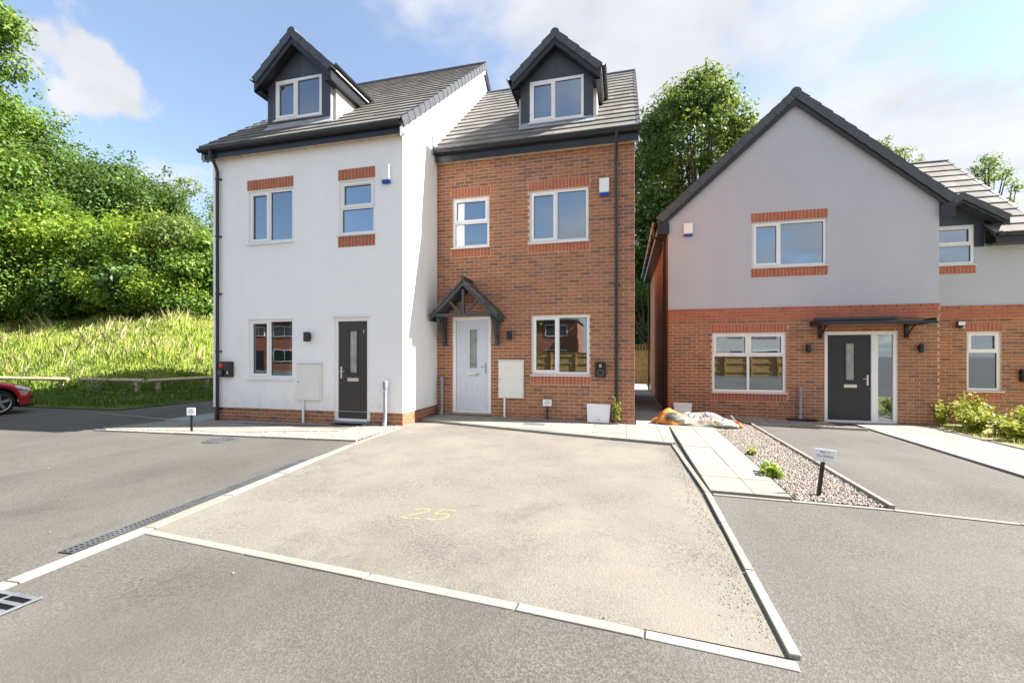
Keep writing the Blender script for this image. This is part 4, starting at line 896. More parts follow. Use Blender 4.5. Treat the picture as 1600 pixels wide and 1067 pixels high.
# ------------------------------------------------------------------ fittings fixed to the houses
def lathe(mb, x, y, z, prof, n=14):
    k = len(mb.v)
    for r, h in prof: mb.v += [(x + r * math.cos(2 * math.pi * j / n), y + r * math.sin(2 * math.pi * j / n), z + h) for j in range(n)]
    for i in range(len(prof) - 1):
        for j in range(n): mb.f.append((k + i * n + j, k + i * n + (j + 1) % n, k + (i + 1) * n + (j + 1) % n, k + (i + 1) * n + j))
    mb.f.append(tuple(k + j for j in range(n))[::-1]); mb.f.append(tuple(k + (len(prof) - 1) * n + j for j in range(n))); return mb
def alarm_box(x0, x1, z0, z1, Y, label):
    t = tag(empty('alarm_box', ((x0 + x1) / 2, Y, z0)), label, 'alarm box', 'white alarm boxes on the house fronts'); zs = z0 + (z1 - z0) * .17
    MB().prism([(Y, zs), (Y - .075, zs), (Y - .09, zs + .03), (Y - .075, z1), (Y, z1)], 0, x0, x1).build('cover', 'upvc', t, bevel=.012)
    MB().prism([(Y - .002, z0), (Y - .06, z0), (Y - .078, zs - .002), (Y - .002, zs - .002)], 0, x0 + .006, x1 - .006).build('strobe_lens', 'blue_plastic', t, bevel=.008)
alarm_box(-4.61, -4.43, 4.67, 5.03, YW, 'white alarm box with blue base on the white house wall')
alarm_box(-.51, -.31, 4.63, 4.99, YB - .002, 'white alarm box with blue base on the brick house near its downpipe')
alarm_box(1.42, 1.63, 4.26, 4.58, YG, 'white alarm box with blue base on the grey render by the gable end')
def wall_lamp(x, z, Y, label, r=.05, h=.19, square=True):
    t = tag(empty('wall_lamp', (x, Y, z)), label, 'wall lamp', 'black up and down wall lamps')
    if square: MB().box(x - r, x + r, Y - .14, Y - .04, z - h / 2, z + h / 2).build('body', 'black_pvc', t, bevel=.006)
    else: lathe(MB(), x, Y - .09, z, [(r, -h / 2), (r, h / 2)], 18).build('body', 'black_pvc', t, True)
    MB().box(x - .03, x + .03, Y - .045, Y - .0005, z - .05, z + .05).build('mount', 'black_pvc', t)
    for s in (-1, 1): lathe(MB(), x, Y - .09, z + s * (h / 2 + .004), [(r * .72, -.003), (r * .72, .003)], 14).build('lens', 'frosted', t)
wall_lamp(-6.29, 1.69, YW, 'black wall lamp on the white render between the window and the brown door')
wall_lamp(-2.44, 1.745, YB, 'black wall lamp on red brick between the blue door and the window')
wall_lamp(4.14, 1.47, YG, 'black cylinder wall lamp on brick, left of the navy door', .045, .2, False)
wall_lamp(6.33, 1.47, YG, 'black cylinder wall lamp on brick, right of the glazed side light', .045, .2, False)
t = tag(empty('flood_light', (7.46, YG2, 2.05)), 'small black security floodlight under the brick band of the wing', 'floodlight')
MB().box(7.40, 7.56, YG2 - .14, YG2 - .08, 1.98, 2.10).build('lamp_head', 'black_pvc', t, bevel=.01); MB().box(7.415, 7.545, YG2 - .1445, YG2 - .1405, 2.0, 2.085).build('lens', 'lens', t)
MB().box(7.45, 7.51, YG2 - .09, YG2 - .0005, 1.96, 2.02).build('arm', 'black_pvc', t); lathe(MB(), 7.48, YG2 - .1, 1.93, [(.028, 0), (.035, .02), (.03, .045)], 12).build('sensor', 'black_pvc', t)
def meter_box(x0, x1, z0, z1, Y, zg, label):
    t = tag(empty('meter_box', ((x0 + x1) / 2, Y, z0)), label, 'meter box', 'pale meter cupboards')
    MB().box(x0, x1, Y - .055, Y - .0005, z0, z1).build('cabinet', 'meter_box', t, bevel=.012)
    MB().box(x0 + .02, x1 - .02, Y - .064, Y - .056, z0 + .02, z1 - .02).build('door', 'meter_box', t, bevel=.004)
    MB().box(x0 - .015, x1 + .015, Y - .07, Y - .002, z1 + .001, z1 + .016).build('hood', 'meter_box', t, bevel=.004)
    lathe(MB(), 0, 0, 0, [(.012, 0), (.012, .008)], 10).build('lock', 'post_black', t).matrix_basis = Matrix.Translation((x0 + .05, Y - .0645, (z0 + z1) / 2)) @ Matrix.Rotation(R(90), 4, 'X')
    xp = x0 + (x1 - x0) * .24
    MB().tube([(xp, Y - .03, z0 + .001), (xp, Y - .03, zg)], .024, 10).build('supply_pipe', 'upvc', t, True)
meter_box(-6.57, -5.99, .38, 1.14, YW, g(-6.4) + .02, 'cream meter cupboard fixed to the white house beside its brown door')
meter_box(-2.70, -2.13, .37, 1.20, YB, g(-2.6) + .05, 'white meter cupboard fixed to red brick beside the blue door')
def ev_charger(x0, x1, z0, z1, Y, label, red=False, ring=True):
    t = tag(empty('car_charger', ((x0 + x1) / 2, Y, z0)), label, 'car charger', 'black car chargers on the house fronts'); xm, w = (x0 + x1) / 2, x1 - x0
    MB().box(x0, x1, Y - .11, Y - .0005, z0, z1).build('housing', 'charger_black', t, bevel=.025)
    def disc(x, z, r, y, mat, nm): lathe(MB(), 0, 0, 0, [(r, 0), (r * .95, .014), (r * .6, .02)], 20).build(nm, mat, t, True).matrix_basis = Matrix.Translation((x, y, z)) @ Matrix.Rotation(R(90), 4, 'X')
    if ring: disc(xm, z0 + w * .46, w * .36, Y - .1105, 'charger_ring', 'socket'); disc(xm, z0 + w * .46, w * .22, Y - .131, 'charger_black', 'socket_flap')
    if red: disc(x0 + w * .28, z1 - w * .30, w * .17, Y - .1105, 'red_lamp', 'red_plug'); MB().box(x0 + w * .1, x0 + w * .42, Y - .16, Y - .111, z0 + .04, z0 + .16).build('cable_holder', 'charger_ring', t, bevel=.012); MB().box(x0 + w * .75, x0 + w * .83, Y - .113, Y - .1105, z0 + .07, z0 + .13).build('status_mark', 'sign_white', t)
    else: MB().box(xm - w * .12, xm + w * .12, Y - .113, Y - .1105, z1 - .11, z1 - .05).build('badge', 'timber', t)
ev_charger(-8.53, -8.21, .84, 1.18, YW, 'black car charger with a red plug on the white house beside its downpipe', True, False)
ev_charger(-.595, -.375, .85, 1.175, YB, 'black car charger with round socket on the red brick house')
ev_charger(8.60, 8.76, .72, 1.0, YG2, 'black car charger at the far right end of the brick wing')
def waste_pipe(x, Y, z0, z1, label, base=False):
    t = tag(empty('waste_pipe', (x, Y, z0)), label, 'pipe', 'grey pipe stubs by the house walls'); y = Y - .09
    MB().tube([(x, y, z1), (x, y, z0 + .16), (x - .01, y - .01, z0 + .06), (x - .01, y - .02, z0 - .02)], [.034, .034, .044, .05], 12).build('pipe', 'grey_pipe', t, True)
    lathe(MB(), x, y, z1 - .13, [(.042, 0), (.046, .02), (.046, .14), (.036, .15)], 14).build('socket_end', 'grey_pipe', t, True)
    if base: MB().box(x - .28, x + .3, y - .18, y + .06, z0 + .0, z0 + .04).build('base_tray', 'black_pvc', t, bevel=.01)
waste_pipe(-4.51, YW, g(-4.5) + .02, .79, 'grey pipe stub standing right of the brown door')
waste_pipe(-4.02, YB, g(-4) + .05, .80, 'grey pipe stub in the corner left of the blue door')
waste_pipe(3.97, YG, g(4) + .03, .57, 'grey pipe stub left of the navy door, on a black tray', True)
# leaning white covers
def cover(x0, x1, z0, z1, Y, lean, label, mat='sill_white'):
    m = MB().hexa([(x0 + .02, Y - lean, z0), (x1 - .03, Y - lean, z0), (x1 - .03, Y - lean + .03, z0), (x0 + .02, Y - lean + .03, z0)], [(x0, Y - .035, z1), (x1, Y - .035, z1 - .01), (x1, Y - .005, z1 - .01), (x0, Y - .005, z1)])
    t = tag(empty('white_board', ((x0 + x1) / 2, Y, z0)), label, 'board', 'white boards leaning on walls')
    m.build('panel', mat, t, bevel=.006); lathe(MB(), 0, 0, 0, [(.012, 0), (.012, .01)], 8).build('fixing_hole', 'post_black', t).matrix_basis = Matrix.Translation(((x0 + x1) / 2, Y - lean * .84 - .002, z0 + (z1 - z0) * .18)) @ Matrix.Rotation(R(90), 4, 'X')
cover(-.77, -.28, g(-.5) + .053, .30, YB, .13, 'white board leaning on the red brick beside the downpipe')
cover(1.18, 1.62, g(1.4) + .03, .14, YG, .11, 'white board leaning on the grey house wall behind the bag')
# plot signs
def plot_sign(x, y, zg, h, w, ph, lines, label, yaw=0., tilt=0., width=.035):
    t = tag(empty('plot_sign', (x, y, zg)), label, 'sign', 'white plot signs on black stakes')
    rot = Matrix.Rotation(yaw, 4, 'Z') @ Matrix.Rotation(tilt, 4, 'Y'); T = Matrix.Translation((x, y, zg)) @ rot
    def put(mb, nm, mat): o = mb.build(nm, mat, t, bevel=.002); o.matrix_basis = T; return o
    put(MB().box(-width / 2, width / 2, -.012, .012, -.05, h - ph * .2), 'stake', 'post_black')
    pn = put(MB().box(-w / 2, w / 2, -.020, -.013, h - ph, h), 'panel', 'sign_white')
    for i, (s, sz) in enumerate(lines):
        if not isinstance(s, str):                 # print too small to read in the photograph: faint marks only
            zl = h - ph * (.24 + .30 * i); put(MB().box(-w * s, w * s, -.0215, -.0205, zl - sz * .22, zl + sz * .22), 'print_line', 'grey_pipe'); continue
        o = obj('lettering', text_mesh(s, sz, 'ink'), t); o.matrix_basis = T @ Matrix.Translation((0, -.0212, h - ph * (.24 + .30 * i))) @ Matrix.Rotation(R(90), 4, 'X')
plot_sign(1.985, 5.32, g(2) + .01, .50, .225, .135, [('Plot 11', .036), ('The Willow', .036), ('11', .036)], 'white plot 11 sign on a black stake in the gravel wedge', R(10), R(7))
plot_sign(-7.77, 6.46, g(-7.8) + .02, .44, .15, .14, [(.22, .03), (.34, .03), (.07, .03)], 'small white plot sign at the edge of the white house path', R(20))
plot_sign(-1.60, 9.33, g(-1.6) + .052, .44, .19, .14, [(.20, .034), (.34, .034), (.06, .034)], 'small white plot sign standing against the red brick wall')
# drain channel along the kerb, gully grate, covers
dr = tag(empty('drain_channel', (-3.95, 3.6, g(-4))), 'black slotted drain channel running beside the pale kerb', 'drain')
A_, B_ = Vector((-3.795, 2.22, 0)), Vector((-4.105, 5.0, 0)); dv = (B_ - A_); n = 6; dn = dv.normalized(); sd = Vector((-dn.y, dn.x, 0))
for i in range(n):
    a, b = A_ + dv * (i / n) + dn * .002, A_ + dv * ((i + 1) / n) - dn * .002; c = (a + b) / 2; l = (b - a).length; zt_ = g(-4) + .004
    P = lambda u, v, z: (c.x + dn.x * u + sd.x * v, c.y + dn.y * u + sd.y * v, zt_ + z)
    def bx(mb, u0, u1, v0, v1, z0, z1): mb.hexa([P(u0, v0, z0), P(u1, v0, z0), P(u1, v1, z0), P(u0, v1, z0)], [P(u0, v0, z1), P(u1, v0, z1), P(u1, v1, z1), P(u0, v1, z1)])
    q = MB(); bx(q, -l / 2, l / 2, -.055, -.045, -.001, .005); bx(q, -l / 2, l / 2, .045, .055, -.001, .005); bx(q, -l / 2, l / 2, -.007, .007, -.001, .0045)
    k = 13
    for j in range(k + 1):
        u = -l / 2 + l * j / k; bx(q, max(-l / 2, u - .011), min(l / 2, u + .011), -.045, -.007, -.001, .004); bx(q, max(-l / 2, u - .011), min(l / 2, u + .011), .007, .045, -.001, .004)
    gr = q.build('grating', 'cast_iron', dr); q = MB(); bx(q, -l / 2, l / 2, -.055, .055, -.003, -.0012); q.build('trough', 'pit', dr)
gg = tag(empty('gully_grate', (-3.45, 1.72, g(-3.5))), 'square metal gully grate in the tarmac by the kerb end', 'grate'); z = g(-3.5)
MB().box(-3.60, -3.235, 1.40, 1.785, z + .003, z + .006).build('pit', 'pit', gg)
for i in range(6): yy = 1.412 + i * .068; MB().box(-3.59, -3.245, yy, yy + .027, z + .007, z + .012).build('bar', 'gully_iron', gg)
MB().box(-3.43, -3.41, 1.402, 1.783, z + .0125, z + .015).build('cross_bar', 'gully_iron', gg)
for x in (-3.605, -3.243): MB().box(x, x + .012, 1.395, 1.79, z + .004, z + .0135).build('frame_side', 'gully_iron', gg)
def manhole(x, y, r, label, mat='cast_iron'):
    z = g(x); t = tag(empty('manhole_cover', (x, y, z)), label, 'manhole cover', 'inspection covers set in the paving')
    lathe(MB(), x, y, z, [(r * 1.08, 0), (r * 1.08, .006)], 28).build('rim', 'cast_iron', t); lathe(MB(), x, y, z, [(r, 0), (r, .010)], 28).build('lid', mat, t)
    q = MB()
    for i in range(-4, 5):
        for j in range(-4, 5):
            if math.hypot(i, j) < 4.2: q.box(x + i * r * .2 - r * .05, x + i * r * .2 + r * .05, y + j * r * .2 - r * .05, y + j * r * .2 + r * .05, z + .010, z + .014)
    q.build('tread', mat, t)['kind'] = 'stuff'
manhole(-6.5, 5.92, .25, 'round iron inspection cover in the tarmac before the white house')
t = tag(empty('inspection_cover', (-1.75, 8.9, g(-1.75))), 'small rectangular drain cover set in the path before the brick house', 'drain cover')
MB().box(-1.98, -1.55, 8.62, 8.80, g(-1.75) + .052, g(-1.75) + .058).build('lid', 'cast_iron', t); 
q = MB()
for i in range(9): q.box(-1.96 + i * .046, -1.935 + i * .046, 8.635, 8.785, g(-1.75) + .0585, g(-1.75) + .063)
q.build('bars', 'galvanised', t)
# empty aggregate sack crumpled at the mouth of the side path
bagt = tag(empty('sack', (1.4, 10.0, g(1.4))), 'crumpled white and orange aggregate sack lying by the grey house corner', 'sack')
def sackbase(u, v, x0, x1, yc, hgt, wid, seed, tw=0.):
    a = math.pi * (v * 1.14 - .07); x = x0 + (x1 - x0) * u
    prof = math.sin(math.pi * min(1, max(0, .06 + .9 * u))) ** .35
    wob = .05 * math.sin(7 * u + 4 * v + seed) + .03 * math.sin(15 * u - 8 * v + seed * 2)
    hh = hgt * prof * (1 - .35 * u + wob * 2.0); w = wid * (.85 + .25 * prof + wob)
    return Vector((x + .05 * math.sin(6 * v + seed), yc - math.cos(a) * w, g(x) + .045 + max(0, hh * math.sin(a))))
_grid = {}
def sackpt(u, v, *a, NU=13, NV=9):
    """creased sheet: straight facets between jittered fold points"""
    if a not in _grid:
        rr = random.Random(a[5] * 10); _grid[a] = [[sackbase(i / NU, j / NV, *a) + Vector((rr.uniform(-.03, .03), rr.uniform(-.02, .02), rr.uniform(-.016, .02) if 0 < j < NV else 0)) for i in range(NU + 1)] for j in range(NV + 1)]
    G_ = _grid[a]; fu, fv = min(max(u, 0), .9999) * NU, min(max(v, 0), .9999) * NV; i, j = int(fu), int(fv); p, q = fu - i, fv - j
    A, B2, C2, D2 = G_[j][i], G_[j][i + 1], G_[j + 1][i + 1], G_[j + 1][i]
    return A + (B2 - A) * p + (C2 - B2) * q if p > q else A + (D2 - A) * q + (C2 - D2) * p
def sack(nm, mat, *a, nu=52, nv=36):
    m = MB()
    for j in range(nv + 1):
        for i in range(nu + 1): m.v.append(tuple(sackpt(i / nu, j / nv, *a)))
    for j in range(nv):
        for i in range(nu): k = j * (nu + 1) + i; m.f.append((k, k + 1, k + nu + 2, k + nu + 1))
    o = m.build(nm, mat, bagt, True); s = o.modifiers.new('thick', 'SOLIDIFY'); s.thickness = .004; return o
sa = (1.08, 2.22, 10.10, .27, .40, 1.3, .6); sack('white_side', 'bag_white', *sa)
so = (.70, 1.30, 9.98, .31, .28, 4.1, .3); sack('orange_end', 'bag_orange', *so)
sb_ = (.62, .86, 9.86, .14, .10, 2.2, 0.); sack('loose_flap', 'bag_orange', *sb_, nu=16, nv=12)
m = MB()
for j in range(9):
    for i in range(9): p_ = sackpt(.30 + .5 * i / 8, .16 + .2 * j / 8, *so); m.v.append((p_.x, p_.y - .012, p_.z + .008))
for j in range(8):
    for i in range(8): k = j * 9 + i; m.f.append((k, k + 1, k + 10, k + 9))
m.build('printed_panel', 'bag_dark', bagt, True)
tm = text_mesh('COUNTY', .24, 'bag_ink')
xs_ = [v.co.x for v in tm.vertices]; wmin, wmax = min(xs_), max(xs_)
for v in tm.vertices:
    u = .10 + .72 * (v.co.x - wmin) / (wmax - wmin); vv = .40 - .13 * (v.co.x - wmin) / (wmax - wmin) + v.co.y * .95
    e = .004; p = sackpt(u, vv, *sa); du = sackpt(u + e, vv, *sa) - p; dw = sackpt(u, vv + e, *sa) - p; nn = du.cross(dw).normalized(); nn = nn if nn.y < 0 or nn.z > 0 else -nn
    if nn.z < 0: nn = -nn
    v.co = p + nn * .022 + Vector((0, -.010, .006))
obj('lettering', tm, bagt)
q = MB().tube([sackpt(.985, .12, *sa), sackpt(1.0, .3, *sa) + Vector((.05, -.02, 0)), sackpt(1.0, .5, *sa) + Vector((.06, 0, -.02)), sackpt(.97, .34, *sa)], .035, 8); q.build('rolled_edge', 'bag_inside', bagt, True)
mbar = tag(empty('metal_bar', (2.35, 10.2, g(2.3))), 'thin grey bar propped against the end of the sack', 'bar')
MB().tube([(2.33, 10.0, g(2.3) + .02), (2.16, 10.12, g(2.2) + .24)], .014, 8).build('rod', 'grey_pipe', mbar, True); lathe(MB(), 2.33, 10.0, g(2.3) + .012, [(.02, 0), (.02, .03)], 10).build('rubber_end', 'post_black', mbar)

# ------------------------------------------------------------------ red car, nose just inside the frame
CX, CY = 0., -.86                                 # built nose at the origin, facing +X; turned nose-in to the verge at the end
car = tag(empty('red_car', (0, 0, 0)), 'red hatchback parked at the left edge, its nose showing', 'car')
zc = 0.; Lc, Wc = 4.0, 1.72
def cz(s):                                          # s metres behind the nose: bonnet/roof shoulder heights
    pts = [(0, .56), (.12, .66), (.45, .76), (1.05, .90), (3.5, .98), (3.9, .95), (4.0, .78)]
    for (a, p), (b, q) in zip(pts, pts[1:]):
        if a <= s <= b: return p + (q - p) * (s - a) / (b - a)
    return pts[-1][1]
def chw(s): return Wc / 2 * (1 - .42 * max(0, 1 - s / .55) ** 2.2 - .18 * max(0, 1 - (4.0 - s) / .4) ** 2)
WX = [.80, 3.30]; WR = .31
def zlow(s):
    z = .20 + .05 * max(0, 1 - s / .2)
    for w in WX:
        d = abs(s - w)
        if d < WR + .075: z = max(z, .30 + math.sqrt((WR + .075) ** 2 - d * d))
    return z
m = MB(); st = sorted(set([round(i * .05, 3) for i in range(81)] + [w + k * .0375 for w in WX for k in range(-10, 11)])); st = [s for s in st if 0 <= s <= 4.0]; nr = 9
ring = []
for s in st:
    hw, zt_, zl = chw(s), cz(s), zlow(s); r = []
    for k in range(nr):                             # near side from sill up over bonnet to far side
        f = k / (nr - 1); zz_ = zl + (zt_ - zl) * f; bul = hw * (1 - .07 * (2 * f - .9) ** 2 - (.10 if f == 1 else 0)); r.append((CX - s, CY + Wc / 2 - bul, zc + zz_))
    top = [(CX - s, CY + Wc / 2 + t_ * hw * .88, zc + zt_ + .05 * (1 - t_ * t_)) for t_ in (-.6, -.2, .2, .6)]
    r2_ = [(x, 2 * (CY + Wc / 2) - y, z) for x, y, z in r[::-1]]; ring.append(r + top + r2_)
k = len(ring[0])
for r in ring: m.v += r
for i in range(len(ring) - 1):
    for j in range(k - 1): m.f.append((i * k + j, i * k + j + 1, (i + 1) * k + j + 1, (i + 1) * k + j))
m.f.append(tuple(range(k))); m.f.append(tuple(range((len(ring) - 1) * k, len(ring) * k)))
body = m.build('body', 'car_red', car, True)
# greenhouse
m = MB()
rows_ = []
for s, z in [(1.0, .92), (1.4, 1.16), (1.85, 1.39), (2.4, 1.46), (2.95, 1.43), (3.4, 1.25), (3.8, .98)]:
    w = Wc / 2 * (.93 - .22 * (z - .92) / .54); rows_.append([(CX - s, CY + Wc / 2 - Wc / 2 * .93, zc + .90), (CX - s, CY + Wc / 2 - w, zc + z - .03), (CX - s, CY + Wc / 2 - w * .6, zc + z), (CX - s, CY + Wc / 2 + w * .6, zc + z), (CX - s, CY + Wc / 2 + w, zc + z - .03), (CX - s, CY + Wc / 2 + Wc / 2 * .93, zc + .90)])
for r in rows_: m.v += r
for i in range(len(rows_) - 1):
    for j in range(5): a = i * 6 + j; m.f.append((a, a + 1, a + 7, a + 6))
m.build('cabin_glass', 'car_glass', car, True)
MB().box(CX - 2.95, CX - 1.9, CY + .28, CY + Wc - .28, zc + 1.445, zc + 1.475).build('roof_panel', 'car_red', car, bevel=.02)
for sgn, yw in ((-1, CY + .0), (1, CY + Wc)):
    for w in WX:
        x = CX - w; yy = yw + (.11 if sgn < 0 else -.11)
        T = Matrix.Translation((x, yy, zc + WR)) @ Matrix.Rotation(R(90), 4, 'X')
        wheel = lathe(MB(), 0, 0, 0, [(.20, -.10), (WR - .02, -.10), (WR, -.07), (WR, .07), (WR - .02, .10), (.21, .10)], 32).build('wheel', 'tyre', car, True); wheel.matrix_basis = T
        q = MB(); sg2 = 1 if sgn < 0 else -1
        for a in range(5):
            an = 2 * math.pi * a / 5 + .3; q.hexa([(.03 * math.cos(an + 1.3), .03 * math.sin(an + 1.3), .08 * sg2), (.20 * math.cos(an + .16), .20 * math.sin(an + .16), .075 * sg2), (.20 * math.cos(an - .16), .20 * math.sin(an - .16), .075 * sg2), (.03 * math.cos(an - 1.3), .03 * math.sin(an - 1.3), .08 * sg2)],
                                                        [(.03 * math.cos(an + 1.3), .03 * math.sin(an + 1.3), .105 * sg2), (.20 * math.cos(an + .16), .20 * math.sin(an + .16), .10 * sg2), (.20 * math.cos(an - .16), .20 * math.sin(an - .16), .10 * sg2), (.03 * math.cos(an - 1.3), .03 * math.sin(an - 1.3), .105 * sg2)])
        q.build('rim_spokes', 'alloy', wheel)
        ro = MB(); n_ = 32
        for j in range(n_):
            a0, a1 = 2 * math.pi * j / n_, 2 * math.pi * (j + 1) / n_; c0, s0, c1, s1 = math.cos(a0), math.sin(a0), math.cos(a1), math.sin(a1)
            ro.quad((.19 * c0, .19 * s0, .085 * sg2), (.19 * c1, .19 * s1, .085 * sg2), (.225 * c1, .225 * s1, .108 * sg2), (.225 * c0, .225 * s0, .108 * sg2))
        ro.build('rim', 'alloy', wheel)
        MB().box(x - .38, x + .38, min(yy, yy - sgn * .28) if sgn < 0 else yy - .28, max(yy, yy - sgn * .28) if sgn < 0 else yy, zc + .24, zc + .68).build('wheel_well', 'pit', car)
    # headlight wrapping the corner, bumper insert, sill
    pts = []
    for s, z0, z1 in ((.10, .555, .60), (.22, .56, .655), (.36, .60, .70), (.50, .675, .735)):
        hw = chw(s) * 1.012 + .006; y = CY + Wc / 2 + sgn * hw * .985; pts.append(((CX - s + .004, y, zc + z0), (CX - s + .004, y - sgn * hw * .02, zc + z1)))
    q = MB()
    for (a, b), (c, d) in zip(pts, pts[1:]): q.quad(a, c, d, b)
    s_ = q.build('headlight', 'lens', car, True, fix=True); s_.modifiers.new('thick', 'SOLIDIFY').thickness = .012
    q = MB()
    for s0, s1 in ((.02, .10), (.10, .19)):
        a, b = [(CX - s + .008, CY + Wc / 2 + sgn * (chw(s) * 1.0 + .004), 0) for s in (s0, s1)]; q.quad((a[0], a[1], zc + .36), (b[0], b[1], zc + .35), (b[0], b[1], zc + .42), (a[0], a[1], zc + .45))
    q.build('fog_lamp', 'car_glass', car).modifiers.new('thick', 'SOLIDIFY').thickness = .01
MB().box(CX - .34, CX - .03, CY + .26, CY + Wc - .26, zc + .15, zc + .225).build('front_splitter', 'black_pvc', car, bevel=.02)
q = MB()
for s0, s1 in zip([.03, .1, .2, .3], [.1, .2, .3, .42]):
    for sgn in (-1, 1):
        a, b = [(CX - s, CY + Wc / 2 + sgn * chw(s) * .97) for s in (s0, s1)]; q.quad((*a, zc + .155), (*b, zc + .155), (*b, zc + .235), (*a, zc + .235))
q.build('lower_lip', 'black_pvc', car).modifiers.new('thick', 'SOLIDIFY').thickness = .02
MB().box(CX - .012, CX + .004, CY + .55, CY + Wc - .55, zc + .30, zc + .50).build('grille', 'black_pvc', car, bevel=.01)
car.location = (-15.88, 8.35, g(-15)); car.rotation_euler = (0, 0, R(86))
print('fittings ok')
# ------------------------------------------------------------------ fences
def board_fence(x0, x1, y, zg, h, label, along='x', trellis=False, mat='fence_timber', group=None):
    t = tag(empty('timber_fence', ((x0 + x1) / 2 if along == 'x' else y, y if along == 'x' else (x0 + x1) / 2, zg)), label, 'fence', group)
    sw = (lambda a, b, c, d, e, f: (a, b, c, d, e, f)) if along == 'x' else (lambda a, b, c, d, e, f: (c, d, a, b, e, f))
    bm = B(*sw(-.07, .07, -.009, .009, 0, h)).mesh('board', mat); n = int((x1 - x0) / .125)
    for i in range(n):
        c = x0 + .07 + i * .125; T = (c, y - .02 + random.uniform(-.003, .003), zg + .02) if along == 'x' else (y - .02, c, zg + .02); obj('board', bm, t, Matrix.Translation(T) @ Matrix.Rotation(random.uniform(-.008, .008), 4, 'Y' if along == 'x' else 'X'))
    k = x0
    while k <= x1 + .01: MB().box(*sw(k - .05, k + .05, y + .01, y + .11, zg - .05, zg + h + (.30 if trellis else .05))).build('post', mat, t); k += 1.8
    for z in (.3, h * .55, h - .25): MB().box(*sw(x0, x1, y - .0, y + .035, zg + z, zg + z + .08)).build('rail', mat, t)
    MB().box(*sw(x0, x1, y - .05, y + .03, zg + h + .021, zg + h + .05)).build('capping', mat, t)
    if trellis:
        q = MB(); c = x0
        while c < x1: q.box(*sw(c, c + .025, y - .02, y + .0, zg + h + .05, zg + h + .30)); c += .15
        for z in (.12, .22): q.box(*sw(x0, x1, y + .001, y + .018, zg + h + z, zg + h + z + .025))
        q.box(*sw(x0, x1, y - .03, y + .03, zg + h + .301, zg + h + .33)); q.build('trellis', mat, t)
    return t
board_fence(-1.5, 5.0, 24.0, g(1), 1.72, 'timber board fence closing the far end of the side path', trellis=True)
# knee rail round the grass bank
def knee_rail(name, pts, label):
    t = tag(empty('knee_rail', (*pts[0], bank(*pts[0]))), label, 'knee rail', 'low timber knee rails round the grass bank')
    for a, b in zip(pts, pts[1:]):
        a3, b3 = Vector((*a, bank(*a) + .42)), Vector((*b, bank(*b) + .42)); d = (b3 - a3).normalized(); s = Vector((-d.y, d.x, 0)).normalized(); u = s.cross(d)
        c = [(-.07, 0), (0, -.07), (.07, 0), (0, .07)]                     # a square rail set on its corner
        MB().hexa([a3 + s * x + Vector((0, 0, z)) for x, z in c], [b3 + s * x + Vector((0, 0, z)) for x, z in c]).build('rail', 'timber', t)
        L_ = (b3 - a3).length; n = max(1, round(L_ / 1.9)); w = L_ / n
        for i in range(n):
            p = a3 + d * (w * (i + .18)); MB().box(p.x - .055, p.x + .055, p.y - .055, p.y + .055, bank(p.x, p.y) - .1, p.z - .055).build('post', 'timber', t)
            MB().bar(p + Vector((0, 0, -.07)) - d * .025, p + Vector((0, 0, -.07)) + d * .025, .14, .03).bar(p - d * .02 + u * .0 + Vector((0, 0, .045)), p + d * .02 + Vector((0, 0, .045)), .06, .05).build('strap', 'galvanised', t)
knee_rail('a', [(-15.35, 11.1), (-18.3, 11.1)], 'low timber knee rail facing the drive, right of the red car')
knee_rail('b', [(-15.25, 11.15), (-15.25, 22.0)], 'low timber knee rail running back along the path to the white house')
knee_rail('c', [(-18.8, 11.1), (-24.5, 11.1)], 'weathered knee rail half hidden in weeds behind the red car nose')
# timber fence and hedge across the road, seen only mirrored in the windows
board_fence(-16, 14, -13.0, -.25, 1.75, 'long timber fence across the road mirrored in the ground floor windows')

# houses across the road: seen only as reflections in the panes
simple('opposite_brick', (.30, .13, .08), .9, .2, var=.25, scale=9); simple('opposite_render', (.62, .60, .56), .9, .2)
def opposite_house(x0, x1, y, label, mat):
    z0 = g(x0) - .1; t = tag(empty('opposite_house', ((x0 + x1) / 2, y, z0)), label, 'house', 'houses across the road'); w = x1 - x0; ze = z0 + 5.2
    WN = [(x0 + w * a, x0 + w * b, z0 + c, z0 + d) for a, b, c, d in ((.10, .30, 1.0, 2.2), (.66, .90, 1.0, 2.2), (.10, .30, 3.5, 4.6), (.42, .56, 3.6, 4.6), (.66, .90, 3.5, 4.6))]
    MB().box(x0, x1, y - 7, y, z0, ze).build('wall', mat, t)
    for a, b, c, d in WN:
        f = MB().box(a, b, y + .002, y + .06, c, d).build('window', 'upvc', t); mid = (a + b) / 2
        for p, q in ((a + .07, mid - .03), (mid + .03, b - .07)): MB().box(p, q, y + .0605, y + .064, c + .07, d - .07).build('pane', 'car_glass', f)
    MB().box(x0 + w * .42, x0 + w * .55, y + .002, y + .05, z0 + .1, z0 + 2.15).build('door', 'door_navy', t)
    MB().prism([(y + .3, ze - .05), (y - 3.5, ze + 2.9), (y - 7.3, ze - .05), (y - 7.3, ze - .2), (y + .3, ze - .2)], 0, x0 - .2, x1 + .2).build('roof', 'roof_tile', t)
    for a in (x0 + .01, x1 - .03): MB().prism([(y - .01, ze), (y - 3.5, ze + 2.7), (y - 6.99, ze)], 0, a, a + .02).build('gable', mat, t)
opposite_house(-13.5, -4.5, -24, 'red brick house across the road mirrored in the brick house window', 'opposite_brick')
opposite_house(6.5, 15.5, -25, 'rendered house across the road mirrored in the grey house window', 'opposite_render')
opposite_house(-42, -31, -22, 'red brick house across the road mirrored in the white house window', 'opposite_brick')
